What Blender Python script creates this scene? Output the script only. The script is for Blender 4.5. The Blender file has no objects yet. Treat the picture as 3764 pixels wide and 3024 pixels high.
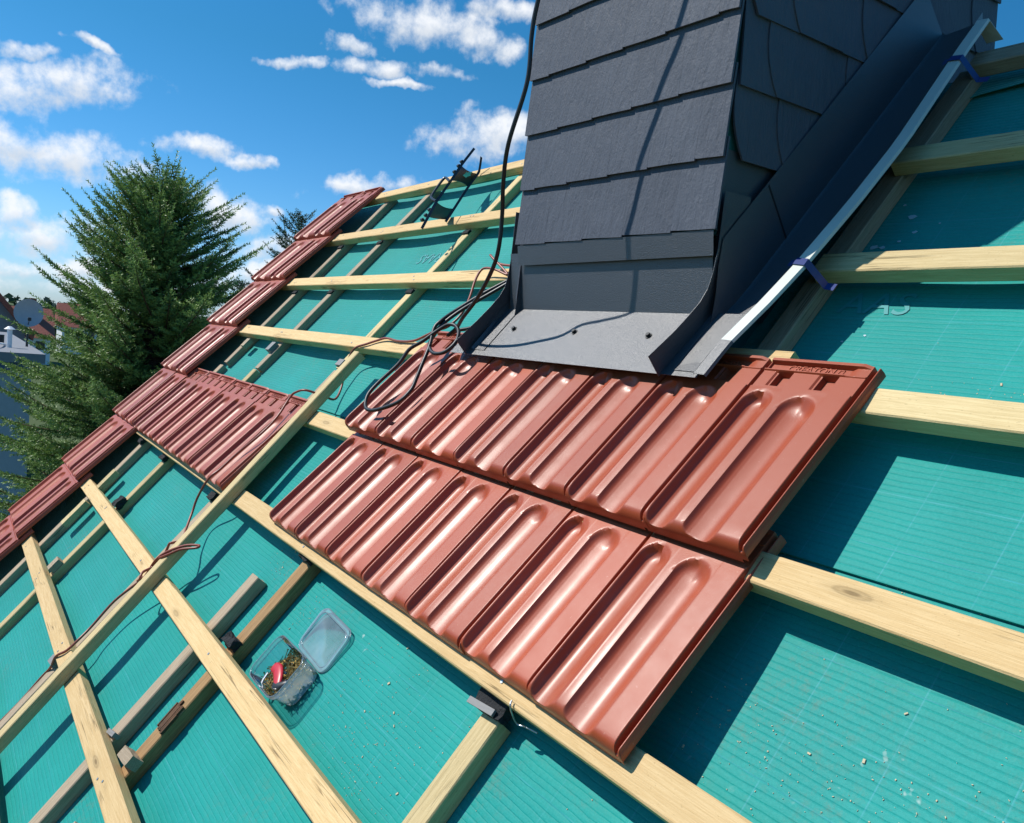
import bpy, bmesh, math, random
import numpy as np
from mathutils import Vector, Matrix, Quaternion, noise as mnoise

# ------------------------------------------------------------------ frames
PITCH = 0.85312                       # roof slope
CP, SP = math.cos(PITCH), math.sin(PITCH)
OZ = 7.0                              # height of the roof-frame origin above the ground
O = Vector((0, 0, OZ))
MR = Matrix(((1, 0, 0), (0, CP, -SP), (0, SP, CP)))      # roof (u, v, w) -> world
MEM = -0.073                          # membrane level below the batten tops (w = 0)

sc = bpy.context.scene
col = sc.collection

# ------------------------------------------------------------------ camera
cam_d = bpy.data.cameras.new('camera')
cam = bpy.data.objects.new('camera', cam_d)
col.objects.link(cam)
cam_d.sensor_width = 36.0
cam_d.lens = 36.0 * 3057.2 / 3764.0
cam_d.clip_start, cam_d.clip_end = 0.02, 6000
right = MR @ Vector((0.55811, 0.61061, -0.56185))
down = MR @ Vector((0.11551, -0.72769, -0.67611))
fwd = MR @ Vector((-0.82169, 0.31244, -0.47666))
cm = Matrix((right, -down, -fwd)).transposed().to_4x4()
cm.translation = O + MR @ Vector((0, 0, 1.0))
cam.matrix_world = cm
sc.camera = cam

# ------------------------------------------------------------------ sky, sun, exposure
SUN = (MR @ Vector((-0.563, 0.32, 1.0))).normalized()
sun_el = math.asin(SUN.z)
sun_az = math.atan2(SUN.x, SUN.y)
world = bpy.data.worlds.new('World')
sc.world = world
world.use_nodes = True
world.cycles.sampling_method = 'MANUAL'
world.cycles.sample_map_resolution = 512
wn = world.node_tree
wn.nodes.clear()
def N(tree, t, **kw):
    n = tree.nodes.new(t)
    for k, v in kw.items():
        setattr(n, k, v)
    return n
def L(tree, a, b):
    tree.links.new(a, b)
out = N(wn, 'ShaderNodeOutputWorld')
bg = N(wn, 'ShaderNodeBackground')
bg.inputs['Strength'].default_value = 0.12
sky = N(wn, 'ShaderNodeTexSky', sky_type='NISHITA')
sky.sun_disc = False
sky.sun_elevation = sun_el
sky.sun_rotation = sun_az % (2 * math.pi)
sky.altitude = 200
sky.air_density = 1.0
sky.dust_density = 0.35
sky.ozone_density = 2.5
hsv = N(wn, 'ShaderNodeHueSaturation')
hsv.inputs['Saturation'].default_value = 1.35
hsv.inputs['Value'].default_value = 1.0
L(wn, sky.outputs[0], hsv.inputs['Color'])

# fair-weather clouds: soft ellipses on the sky sphere (axes of each, in world directions), edges broken by noise
CLOUDS = [
((1.95,14.898,3.274),(8.466,-10.334,41.974)),((5.944,37.064,3.739),(18.664,-11.873,88.022)),
((1.144,14.015,0.276),(6.323,-1.349,42.317)),((2.695,33.585,6.638),(9.135,-12.979,61.956)),
((2.685,28.54,3.843),(34.156,-21.969,139.293)),((2.004,52.111,-16.536),(67.898,66.031,216.32)),
((1.234,17.814,0.579),(3.862,-2.053,54.888)),((3.031,47.188,7.588),(5.898,-11.748,70.699)),
((6.155,25.768,1.651),(15.167,-9.437,90.735)),((12.592,41.203,1.989),(23.116,-14.264,149.152)),
((4.788,19.972,-4.775),(9.785,10.64,54.318)),((23.607,69.788,9.562),(11.747,-23.925,145.618)),
((7.035,13.94,0.634),(13.04,-8.507,42.332)),((12.167,22.472,-1.796),(20.782,-6.321,61.685)),
((13.463,20.167,2.263),(23.152,-24.891,84.081)),((15.901,37.98,2.403),(29.13,-18.881,105.678)),
((15.61,41.045,7.219),(37.387,-43.673,167.482)),((9.305,19.712,1.948),(24.404,-21.779,103.781)),
((13.627,28.697,-3.458),(48.345,-5.1,148.214)),((13.629,28.782,1.165),(51.914,-33.341,216.316)),
((9.471,15.806,1.013),(7.63,-7.339,43.172)),((17.298,25.363,2.761),(8.362,-11.436,52.66)),
((13.666,30.084,7.383),(6.181,-25.564,92.726)),((15.604,31.633,4.12),(10.447,-17.315,93.386)),
((6.141,17.733,2.231),(4.146,-12.126,84.95)),((7.568,24.225,2.884),(2.177,-10.801,85.018)),
((0.997,11.599,1.464),(3.18,-14.646,113.878)),((1.471,7.483,0.871),(1.689,-14.422,121.025)),
]
rc = random.Random(5)
for az in (30, 75, 115, 160, 205, 245):      # the same kind of sky all round
    a = math.radians(az + rc.uniform(-8, 8)); el = math.radians(rc.uniform(8, 50))
    d = Vector((math.sin(a) * math.cos(el), math.cos(a) * math.cos(el), math.sin(el)))
    r_ = Vector((math.cos(a), -math.sin(a), 0)); u_ = r_.cross(d)
    CLOUDS.append((tuple(r_ * rc.uniform(7, 16)), tuple(u_ * rc.uniform(25, 45))))
tc = N(wn, 'ShaderNodeTexCoord')
nz = N(wn, 'ShaderNodeTexNoise')
nz.inputs['Scale'].default_value = 9.0
nz.inputs['Detail'].default_value = 5.0
nz.inputs['Roughness'].default_value = 0.62
L(wn, tc.outputs['Generated'], nz.inputs['Vector'])
def vm(op, a, b=None):
    n = N(wn, 'ShaderNodeVectorMath', operation=op)
    for i, s in enumerate((a, b)):
        if s is None: continue
        if isinstance(s, (tuple, list)): n.inputs[i].default_value = s
        else: L(wn, s, n.inputs[i])
    return n.outputs['Value'] if op in ('DOT_PRODUCT', 'LENGTH') else n.outputs['Vector']
def mt(op, a, b=None, c=None, clamp=False):
    n = N(wn, 'ShaderNodeMath', operation=op); n.use_clamp = clamp
    for i, s in enumerate((a, b, c)):
        if s is None: continue
        if isinstance(s, (int, float)): n.inputs[i].default_value = s
        else: L(wn, s, n.inputs[i])
    return n.outputs[0]
warp = vm('MULTIPLY', vm('SUBTRACT', nz.outputs['Color'], (0.5, 0.5, 0.5)), (0.10, 0.10, 0.06))
dirw = vm('ADD', tc.outputs['Generated'], warp)
field = shade = None
for A, B in CLOUDS:
    x = vm('DOT_PRODUCT', dirw, A); y = vm('DOT_PRODUCT', dirw, B)
    d2 = mt('MULTIPLY', mt('MULTIPLY_ADD', y, y, mt('MULTIPLY', x, x)), .48)
    f = mt('SUBTRACT', 1.0, d2)
    field = f if field is None else mt('SMOOTH_MAX', field, f, 0.25)
    # shaded belly: the lower half of each cloud
    fl = mt('MULTIPLY', mt('MAXIMUM', f, 0.0), mt('SUBTRACT', 0.1, y))
    shade = fl if shade is None else mt('MAXIMUM', shade, fl)
fb = N(wn, 'ShaderNodeTexNoise')
fb.inputs['Scale'].default_value = 30.0; fb.inputs['Detail'].default_value = 6.0; fb.inputs['Roughness'].default_value = 0.6
L(wn, tc.outputs['Generated'], fb.inputs['Vector'])
fld = mt('ADD', field, mt('MULTIPLY', mt('SUBTRACT', fb.outputs['Fac'], 0.52), 3.3))
dens = N(wn, 'ShaderNodeMapRange', interpolation_type='SMOOTHSTEP')
dens.inputs['From Min'].default_value = -0.05; dens.inputs['From Max'].default_value = 1.35
L(wn, fld, dens.inputs['Value'])
cramp = N(wn, 'ShaderNodeMix', data_type='RGBA')
cramp.inputs['A'].default_value = (7.4, 7.6, 7.9, 1); cramp.inputs['B'].default_value = (4.3, 4.9, 5.7, 1)
L(wn, mt('MULTIPLY', shade, 1.1, clamp=True), cramp.inputs['Factor'])
cmix = N(wn, 'ShaderNodeMix', data_type='RGBA')
L(wn, mt('MULTIPLY', dens.outputs['Result'], 0.96), cmix.inputs['Factor'])
sepz = N(wn, 'ShaderNodeSeparateXYZ'); L(wn, tc.outputs['Generated'], sepz.inputs[0])
grade = N(wn, 'ShaderNodeValToRGB')           # clear, less yellow air near the horizon, all round
ge = grade.color_ramp.elements
while len(ge) < 4: ge.new(.5)
for e_, (p_, c_) in zip(ge, ((0.0, (.30, .40, .75)), (.10, (.30, .44, .62)), (.30, (.265, .48, .525)), (.8, (.42, .74, .76)))):
    e_.position = p_; e_.color = (*c_, 1)
L(wn, sepz.outputs[2], grade.inputs[0])
gm = N(wn, 'ShaderNodeMix', data_type='RGBA', blend_type='MULTIPLY'); gm.inputs['Factor'].default_value = 1.0
L(wn, hsv.outputs['Color'], gm.inputs['A']); L(wn, grade.outputs[0], gm.inputs['B'])
g2 = N(wn, 'ShaderNodeMix', data_type='RGBA', blend_type='MULTIPLY'); g2.inputs['Factor'].default_value = 1.0
L(wn, gm.outputs['Result'], g2.inputs['A']); g2.inputs['B'].default_value = (1.70, 1.80, 1.68, 1)
g2.clamp_result = False
L(wn, g2.outputs['Result'], cmix.inputs['A'])
L(wn, cramp.outputs['Result'], cmix.inputs['B'])
L(wn, cmix.outputs['Result'], bg.inputs['Color'])
L(wn, bg.outputs[0], out.inputs[0])

sun_d = bpy.data.lights.new('sun', 'SUN')
sun_d.energy = 5.0
sun_d.angle = math.radians(0.53)
sun_d.color = (1.0, 0.955, 0.88)
sun = bpy.data.objects.new('sun', sun_d)
col.objects.link(sun)
sun.rotation_euler = SUN.to_track_quat('Z', 'Y').to_euler()
sun.location = (-20, -20, 40)

sc.view_settings.view_transform = 'Standard'
sc.view_settings.look = 'None'
sc.view_settings.exposure = 0.13
sc.view_settings.gamma = 1.0
sc.view_settings.use_curve_mapping = False
sc.cycles.use_denoising = True
sc.cycles.max_bounces = 6
sc.cycles.diffuse_bounces = 3
sc.cycles.glossy_bounces = 3
sc.cycles.caustics_reflective = False
sc.cycles.caustics_refractive = False
sc.cycles.transparent_max_bounces = 12

# ------------------------------------------------------------------ helpers
rnd = random.Random(11)

def mesh_obj(name, verts, faces, mat, parent=None, smooth=False, sharp=None, mats=None, fmat=None):
    me = bpy.data.meshes.new(name)
    me.from_pydata([tuple(v) for v in verts], [], faces)
    me.update()
    o = bpy.data.objects.new(name, me)
    col.objects.link(o)
    for m in ([mat] if mats is None else mats):
        me.materials.append(m)
    if fmat is not None:
        me.polygons.foreach_set('material_index', fmat)
    if smooth:
        me.polygons.foreach_set('use_smooth', [True] * len(me.polygons))
        if sharp is not None:
            me.set_sharp_from_angle(angle=math.radians(sharp))
    if parent is not None:
        o.parent = parent
    return o

def empty(name, loc=(0, 0, 0), rot=(0, 0, 0)):
    o = bpy.data.objects.new(name, None)
    col.objects.link(o)
    o.location = loc; o.rotation_euler = rot
    o.empty_display_size = 0.1
    return o

def tag(o, label=None, cat=None, group=None, kind=None):
    if label: o['label'] = label
    if cat: o['category'] = cat
    if group: o['group'] = group
    if kind: o['kind'] = kind
    return o

def roof_place(o, base):
    """top-level object whose local axes are the roof's, standing at base (u, v, w)"""
    o.location = O + MR @ Vector(base)
    o.rotation_euler = (PITCH, 0, 0)
    return o

class MB:
    """collects shapes into one mesh"""
    def __init__(s): s.v = []; s.f = []; s.m = []
    def add(s, v, f, m=0):
        k = len(s.v)
        s.v += [tuple(p) for p in v]
        s.f += [tuple(i + k for i in q) for q in f]
        s.m += [m] * len(f)
    def box(s, x0, x1, y0, y1, z0, z1, m=0, M=None):
        v = [(x, y, z) for x in (x0, x1) for y in (y0, y1) for z in (z0, z1)]
        if M is not None: v = [M @ Vector(p) for p in v]
        s.add(v, [(0, 1, 3, 2), (4, 6, 7, 5), (0, 4, 5, 1), (2, 3, 7, 6), (0, 2, 6, 4), (1, 5, 7, 3)], m)
    def bev(s, x0, x1, y0, y1, z0, z1, b=0.003, m=0, M=None, seg=2):
        bm = bmesh.new()
        bmesh.ops.create_cube(bm, size=1.0)
        for q in bm.verts:
            q.co = Vector((x0 + (q.co.x + .5) * (x1 - x0), y0 + (q.co.y + .5) * (y1 - y0), z0 + (q.co.z + .5) * (z1 - z0)))
        bmesh.ops.bevel(bm, geom=list(bm.edges), offset=b, segments=seg, affect='EDGES', profile=0.5)
        bm.verts.index_update()
        v = [q.co.copy() for q in bm.verts]
        if M is not None: v = [M @ p for p in v]
        s.add(v, [[q.index for q in f.verts] for f in bm.faces], m); bm.free()
    def tube(s, pts, r, n=8, m=0, cap=True, closed=False):
        pts = [Vector(p) for p in pts]; k = len(pts)
        rr = r if isinstance(r, (list, tuple)) else [r] * k
        rings = []; up = None
        for i, p in enumerate(pts):
            a = pts[(i - 1) % k] if (i or closed) else p
            b = pts[(i + 1) % k] if (i < k - 1 or closed) else p
            t = (b - a).normalized()
            if up is None:
                up = Vector((0, 0, 1)) if abs(t.z) < .9 else Vector((1, 0, 0))
            x = (up - t * up.dot(t)).normalized(); up = x; y = t.cross(x)
            rings.append([p + (x * math.cos(2 * math.pi * j / n) + y * math.sin(2 * math.pi * j / n)) * rr[i] for j in range(n)])
        v = [q for g in rings for q in g]; f = []
        for i in range(k if closed else k - 1):
            i2 = (i + 1) % k
            for j in range(n):
                j2 = (j + 1) % n
                f.append((i * n + j, i * n + j2, i2 * n + j2, i2 * n + j))
        if cap and not closed:
            f.append(tuple(range(n))[::-1]); f.append(tuple((k - 1) * n + j for j in range(n)))
        s.add(v, f, m)
    def prism(s, poly, n, m=0, M=None):
        """poly: list of 3D points, n: thickness vector"""
        n = Vector(n); a = [Vector(p) for p in poly]; b = [p + n for p in a]; k = len(a)
        v = a + b
        if M is not None: v = [M @ p for p in v]
        f = [tuple(range(k))[::-1], tuple(range(k, 2 * k))] + [(i, (i + 1) % k, k + (i + 1) % k, k + i) for i in range(k)]
        s.add(v, f, m)
    def build(s, name, mat, parent=None, smooth=False, sharp=None, mats=None):
        o = mesh_obj(name, s.v, s.f, mat, parent, smooth, sharp, mats, s.m if mats else None)
        bm = bmesh.new(); bm.from_mesh(o.data); bmesh.ops.recalc_face_normals(bm, faces=bm.faces); bm.to_mesh(o.data); bm.free()
        if smooth and sharp is not None: o.data.set_sharp_from_angle(angle=math.radians(sharp))
        return o

def smooth_path(pts, n=6, closed=False):
    pts = [Vector(p) for p in pts]; k = len(pts); out_ = []
    for i in range(k if closed else k - 1):
        if closed: p0, p1, p2, p3 = (pts[(i + j) % k] for j in (-1, 0, 1, 2))
        else: p0, p1, p2, p3 = pts[max(i - 1, 0)], pts[i], pts[i + 1], pts[min(i + 2, k - 1)]
        for j in range(n):
            t = j / n
            out_.append(.5 * ((2 * p1) + (p2 - p0) * t + (2 * p0 - 5 * p1 + 4 * p2 - p3) * t * t + (3 * p1 - p0 - 3 * p2 + p3) * t ** 3))
    if not closed: out_.append(pts[-1])
    return out_

# ------------------------------------------------------------------ materials
class MatB:
    def __init__(s, name):
        s.mat = bpy.data.materials.new(name); s.mat.use_nodes = True
        s.t = s.mat.node_tree; s.p = s.t.nodes['Principled BSDF']; s.o = s.t.nodes['Material Output']
        s.tc = N(s.t, 'ShaderNodeTexCoord')
        s.oi = N(s.t, 'ShaderNodeObjectInfo')
    def set(s, **kw):
        for k, v in kw.items():
            i = s.p.inputs[k.replace('_', ' ')]
            if isinstance(v, (int, float, tuple)): i.default_value = v if not (isinstance(v, tuple) and len(v) == 3) else (*v, 1)
            else: L(s.t, v, i)
        return s
    def coords(s, scale=(1, 1, 1), rand=0.0, src='Object'):
        m = N(s.t, 'ShaderNodeMapping'); m.inputs['Scale'].default_value = scale
        L(s.t, s.tc.outputs[src], m.inputs['Vector'])
        if rand:
            c = N(s.t, 'ShaderNodeCombineXYZ')
            a = s.math('MULTIPLY', s.oi.outputs['Random'], rand)
            for i in range(3): L(s.t, a, c.inputs[i])
            L(s.t, c.outputs[0], m.inputs['Location'])
        return m.outputs[0]
    def noise(s, vec, scale=5, detail=4, rough=.55, dist=0, color=False):
        n = N(s.t, 'ShaderNodeTexNoise')
        n.inputs['Scale'].default_value = scale; n.inputs['Detail'].default_value = detail
        n.inputs['Roughness'].default_value = rough; n.inputs['Distortion'].default_value = dist
        L(s.t, vec, n.inputs['Vector'])
        return n.outputs['Color' if color else 'Fac']
    def voro(s, vec, scale, feature='F1', out='Distance', rnd_=1.0):
        n = N(s.t, 'ShaderNodeTexVoronoi', feature=feature); n.inputs['Scale'].default_value = scale
        n.inputs['Randomness'].default_value = rnd_
        L(s.t, vec, n.inputs['Vector']); return n.outputs[out]
    def math(s, op, a, b=None, c=None, clamp=False):
        n = N(s.t, 'ShaderNodeMath', operation=op); n.use_clamp = clamp
        for i, x in enumerate((a, b, c)):
            if x is None: continue
            if isinstance(x, (int, float)): n.inputs[i].default_value = x
            else: L(s.t, x, n.inputs[i])
        return n.outputs[0]
    def ramp(s, fac, stops, interp='LINEAR'):
        n = N(s.t, 'ShaderNodeValToRGB'); n.color_ramp.interpolation = interp
        e = n.color_ramp.elements
        while len(e) < len(stops): e.new(.5)
        for i, (p, c) in enumerate(stops):
            e[i].position = p
            e[i].color = (c, c, c, 1) if isinstance(c, (int, float)) else (*c, 1)
        L(s.t, fac, n.inputs[0]); return n.outputs[0]
    def mix(s, fac, a, b, mode='MIX'):
        n = N(s.t, 'ShaderNodeMix', data_type='RGBA', blend_type=mode)
        for k, x in (('Factor', fac), ('A', a), ('B', b)):
            i = n.inputs[k]
            if isinstance(x, (int, float)): i.default_value = x
            elif isinstance(x, tuple): i.default_value = (*x, 1)
            else: L(s.t, x, i)
        return n.outputs['Result']
    def sep(s, vec):
        n = N(s.t, 'ShaderNodeSeparateXYZ'); L(s.t, vec, n.inputs[0]); return n.outputs
    def bump(s, h, strength=.3, dist=.01, normal=None):
        n = N(s.t, 'ShaderNodeBump'); n.inputs['Strength'].default_value = strength; n.inputs['Distance'].default_value = dist
        L(s.t, h, n.inputs['Height'])
        if normal is not None: L(s.t, normal, n.inputs['Normal'])
        L(s.t, n.outputs[0], s.p.inputs['Normal']); return n.outputs[0]

def wood_mat(name, c0, c1, c2, knots=True, grey=0.0, rough=.75):
    m = MatB(name)
    g = m.coords((1.3, 26, 26), 40)
    fine = m.coords((8, 260, 260), 40)
    big = m.coords((2.2, 5, 5), 40)
    n1 = m.noise(g, 3.0, 6, .6, .6); n2 = m.noise(fine, 2.0, 3); n3 = m.noise(big, 1.2, 3)
    ringv = m.math('FRACT', m.math('ADD', m.math('MULTIPLY', n1, 5.0), m.math('MULTIPLY', n3, 3.0)))
    ring = m.math('SUBTRACT', 1.0, m.math('ABSOLUTE', m.math('MULTIPLY_ADD', ringv, 2.0, -1.0)))
    c = m.mix(m.math('MULTIPLY', ring, .6), c0, c1)
    c = m.mix(m.ramp(n3, [(.35, 0.0), (.75, .6)]), c, c2)
    c = m.mix(m.ramp(n2, [(.42, 0.0), (.72, .55)]), c, c1)
    kv = m.coords((2.6, 11, 11), 40)
    kd = m.voro(kv, 1.0)
    if knots:
        kn = m.ramp(kd, [(.0, .95), (.045, .8), (.06, .35), (.085, .5), (.10, .15), (.17, 0.0)])
        c = m.mix(kn, c, tuple(x * .33 for x in c1))
    cn = m.noise(m.coords((.9, 48, 48), 25), 1.6, 3, .5, .25)
    crack = m.math('MULTIPLY', m.ramp(m.math('ABSOLUTE', m.math('SUBTRACT', cn, .5)), [(0.0, 1.0), (.008, .8), (.016, 0.0)]), m.ramp(m.noise(m.coords((3, 9, 9), 25), 1.1, 2), [(.55, 0.0), (.62, 1.0)]))
    c = m.mix(m.math('MULTIPLY', crack, .8), c, tuple(x * .25 for x in c1))
    spk = m.noise(m.coords((60, 140, 140), 25), 2.0, 2)
    c = m.mix(m.ramp(spk, [(.66, 0.0), (.74, .45)]), c, tuple(x * .55 for x in c1))
    v = m.math('MULTIPLY_ADD', m.oi.outputs['Random'], .30, .86)
    h = N(m.t, 'ShaderNodeHueSaturation'); L(m.t, v, h.inputs['Value']); L(m.t, c, h.inputs['Color'])
    h.inputs['Saturation'].default_value = 1.0 - grey
    m.set(Base_Color=h.outputs[0], Roughness=rough, Specular_IOR_Level=.25)
    saw = m.noise(m.coords((90, 180, 180), 40), 3.0, 3)
    hgt = m.math('ADD', m.math('MULTIPLY', crack, -3.0), m.math('MULTIPLY', n2, .6))
    hgt = m.math('ADD', hgt, m.math('ADD', m.math('MULTIPLY', ring, .35), m.math('MULTIPLY', saw, .6)))
    m.bump(hgt, .45, .0016)
    return m.mat

M_PINE = wood_mat('fresh_pine', (.70, .505, .265), (.52, .335, .14), (.62, .43, .20))
M_GREEN = wood_mat('impregnated_pine', (.62, .485, .265), (.42, .305, .14), (.53, .425, .215))
M_OLD = wood_mat('weathered_pine', (.43, .32, .20), (.26, .175, .095), (.34, .26, .17), grey=.15)
M_BROWN = wood_mat('brown_stained_batten', (.42, .255, .115), (.21, .115, .045), (.33, .20, .09))
M_BARK = wood_mat('dark_rotten_wood', (.10, .055, .03), (.04, .02, .012), (.30, .13, .05), knots=False)

def membrane_mat():
    m = MatB('green_roof_membrane')
    co = m.coords()
    s = m.sep(co); u, v = s[0], s[1]
    big = m.noise(co, 3.0, 4); med = m.noise(co, 22.0, 5, .65)
    c = m.mix(m.ramp(big, [(.3, 0.0), (.7, 1.0)]), (.006, .232, .206), (.010, .285, .252))
    # embossed ribs along the battens and the finer cross stitches
    wob = m.math('MULTIPLY', m.noise(m.coords((3, 8, 1)), 3.0, 4), .010)
    rv = m.math('MULTIPLY', m.math('ADD', v, wob), 1 / .0118)
    fr = m.math('FRACT', rv)
    rib = m.ramp(fr, [(0.0, 0.0), (.16, .85), (.5, 1.0), (.84, .85), (1.0, 0.0)])
    fu = m.math('FRACT', m.math('ADD', m.math('MULTIPLY', u, 1 / .021), m.math('MULTIPLY', m.math('FLOOR', rv), .5)))
    stitch = m.ramp(fu, [(0.0, 0.0), (.12, 1.0), (.88, 1.0), (1.0, 0.0)])
    weave = m.noise(m.coords((420, 900, 1)), 1.0, 2)
    # faint printed chalk-blue lines every ten centimetres
    gl = m.ramp(m.math('FRACT', m.math('ADD', m.math('MULTIPLY', v, 10.0), .04)), [(0, 1.0), (.014, 1.0), (.026, 0.0), (1, 0.0)])
    gu = m.ramp(m.math('FRACT', m.math('ADD', m.math('MULTIPLY', u, 7.1), .91)), [(0, 1.0), (.010, 1.0), (.019, 0.0), (1, 0.0)])
    ln = m.math('MULTIPLY', m.math('MAXIMUM', gl, gu), m.ramp(med, [(.35, .1), (.6, .5)]))
    c = m.mix(m.math('MULTIPLY', ln, .75), c, (.10, .36, .44))
    # dust and scuffs with shapes of their own
    dirt = m.math('MULTIPLY', m.ramp(m.noise(m.coords(), 2.1, 3), [(.5, 0.0), (.72, 1.0)]), m.ramp(m.noise(m.coords(), 60.0, 6, .75), [(.5, 0.0), (.68, 1.0)]))
    c = m.mix(m.math('MULTIPLY', dirt, .75), c, (.16, .17, .12))
    white = m.math('MULTIPLY', m.ramp(m.noise(m.coords((1, 1, 1)), 1.4, 2), [(.62, 0.0), (.66, 1.0)]), m.ramp(m.noise(co, 38, 2), [(.66, 0.0), (.70, .55)]))
    c = m.mix(white, c, (.5, .55, .52))
    c = m.mix(m.math('MULTIPLY', m.math('SUBTRACT', 1.0, rib), m.ramp(m.noise(m.coords((9, 60, 1)), 1.0, 4, .6), [(.35, .0), (.65, .28)])), c, (.003, .10, .10))  # grooves between the ribs tinted darker, unevenly along their length
    c = m.mix(m.math('MULTIPLY', m.ramp(m.noise(co, 260.0, 3, .7), [(.42, 0.0), (.62, 1.0)]), .22), c, (.03, .36, .33))
    m.set(Base_Color=c, Roughness=.55, Specular_IOR_Level=.14, Sheen_Weight=1.0, Sheen_Roughness=.28)
    m.p.inputs['Sheen Tint'].default_value = (.40, .95, .9, 1)
    h = m.math('ADD', m.math('MULTIPLY', rib, 1.0), m.math('ADD', m.math('MULTIPLY', stitch, .07), m.math('ADD', m.math('MULTIPLY', weave, .25), m.math('MULTIPLY', med, .6))))
    m.bump(m.math('ADD', h, m.math('MULTIPLY', m.noise(m.coords((30, 70, 1)), 1.0, 5, .7), 1.5)), .42, .0015)
    return m.mat
M_MEM = membrane_mat()

def tile_mat():
    m = MatB('red_glazed_tile')
    co = m.coords((1, 1, 1), 20)
    n = m.noise(co, 6, 4); f = m.noise(co, 900, 2); sp = m.noise(co, 140, 3)
    c = m.mix(n, (.315, .052, .016), (.375, .070, .026))
    c = m.mix(m.ramp(sp, [(.68, 0.0), (.75, .45)]), c, (.46, .22, .16))
    c = m.mix(m.ramp(m.noise(co, 3.2, 6, .7), [(.5, 0.0), (.8, .22)]), c, (.45, .30, .24))
    h = N(m.t, 'ShaderNodeHueSaturation'); L(m.t, c, h.inputs['Color'])
    L(m.t, m.math('MULTIPLY_ADD', m.oi.outputs['Random'], .24, .88), h.inputs['Value'])
    m.set(Base_Color=h.outputs[0], Roughness=m.ramp(m.noise(co, 18, 5, .65), [(.3, .40), (.7, .52)]), Specular_IOR_Level=.42, Coat_Weight=.16, Coat_Roughness=.26)
    m.bump(m.math('ADD', f, m.math('MULTIPLY', n, .4)), .30, .0010)
    return m.mat
M_TILE = tile_mat()

def slate_mat():
    m = MatB('grey_slate')
    co = m.coords((1, 1, 1))
    st = m.noise(m.coords((3.2, 3.2, 1.0)), 14, 6, .62, .7)
    n = m.noise(co, 9, 4); f = m.noise(co, 160, 4, .6); rid = m.noise(m.coords((60, 60, 9)), 1.0, 4, .6, .5)
    c = m.mix(n, (.066, .076, .100), (.088, .100, .128))
    c = m.mix(m.ramp(f, [(.74, 0.0), (.80, .25)]), c, (.30, .31, .33))
    h = N(m.t, 'ShaderNodeHueSaturation'); L(m.t, c, h.inputs['Color'])
    L(m.t, m.math('MULTIPLY_ADD', m.oi.outputs['Random'], .08, .96), h.inputs['Value'])
    m.set(Base_Color=h.outputs[0], Roughness=.62, Specular_IOR_Level=.22)
    hh = m.math('ADD', m.math('MULTIPLY', st, 1.0), m.math('ADD', m.math('MULTIPLY', f, .25), m.math('MULTIPLY', rid, .7)))
    m.bump(hh, .8, .005)
    return m.mat
M_SLATE = slate_mat()

def simple(name, colr, rough=.5, metal=0.0, spec=.5, nscale=0, nstr=.2, ndist=.001, var=.12):
    m = MatB(name)
    co = m.coords((1, 1, 1), 10)
    n = m.noise(co, 12, 4)
    m.set(Base_Color=m.mix(n, tuple(x * (1 - var) for x in colr), tuple(min(1, x * (1 + var)) for x in colr)), Roughness=rough, Metallic=metal, Specular_IOR_Level=spec)
    if nscale: m.bump(m.noise(co, nscale, 3), nstr, ndist)
    return m.mat
M_METAL = simple('anthracite_coated_sheet', (.034, .038, .048), .42, 0.0, 1.0, 520, .8, .0016)
for _k, _v in (('Coat Weight', .35), ('Coat Roughness', .42)): M_METAL.node_tree.nodes['Principled BSDF'].inputs[_k].default_value = _v
M_HEM = simple('pale_sheet_underside', (.55, .57, .52), .5, 0, .4)
M_CORE = simple('teal_wrap', (.01, .12, .12), .6)
M_BLACK = simple('black_rubber', (.012, .012, .013), .42, 0, .5)
M_FOAM = simple('black_foam', (.022, .023, .025), .9, 0, .3, 160, 1.0, .006)
M_REDWIRE = simple('red_brown_wire', (.25, .058, .034), .42, 0, .5)
M_STEEL = simple('dark_painted_steel', (.028, .034, .042), .38, .3, .5, 60, .1, .001)
M_GALV = simple('galvanised_steel', (.42, .44, .45), .35, .9, .5)
M_PRINT = simple('membrane_print', (.014, .25, .26), .5, 0, .5)
M_SPLASH = simple('dried_glue', (.33, .46, .50), .6)
M_TAPE = simple('blue_tape', (.012, .035, .17), .3, 0, .6)
M_GREYPAD = simple('grey_plastic_packer', (.20, .195, .19), .6)
M_REDPL = simple('red_plastic', (.48, .018, .030), .38, 0, .5)
M_SCREW = simple('brass_screw', (.42, .29, .10), .32, .85, .5, 0, 0, 0, .45)
M_SAWDUST = simple('sawdust', (.50, .42, .28), .9)
M_WALL = simple('white_render', (.62, .61, .58), .9, 0, .2, 90, .3, .004)
M_GREYWALL = simple('grey_render', (.40, .43, .47), .9, 0, .2, 60, .3, .004)
M_DARKWALL = simple('grey_block_wall', (.20, .205, .22), .9, 0, .2, 8, .6, .02)
M_BITUMEN = simple('grey_bitumen', (.22, .23, .25), .9, 0, .2, 30, .4, .01)
M_REDROOF = simple('far_red_tiles', (.26, .075, .05), .7, 0, .3, 4, .8, .05)
M_BLUE = simple('blue_fascia', (.05, .10, .22), .6)
M_WHITE = simple('white_paint', (.75, .75, .75), .5)
M_GLASS = simple('dark_pane', (.03, .04, .05), .1, 0, .8)
M_TRUNK = simple('spruce_bark', (.10, .065, .045), .95, 0, .2, 30, .8, .01)

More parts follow.
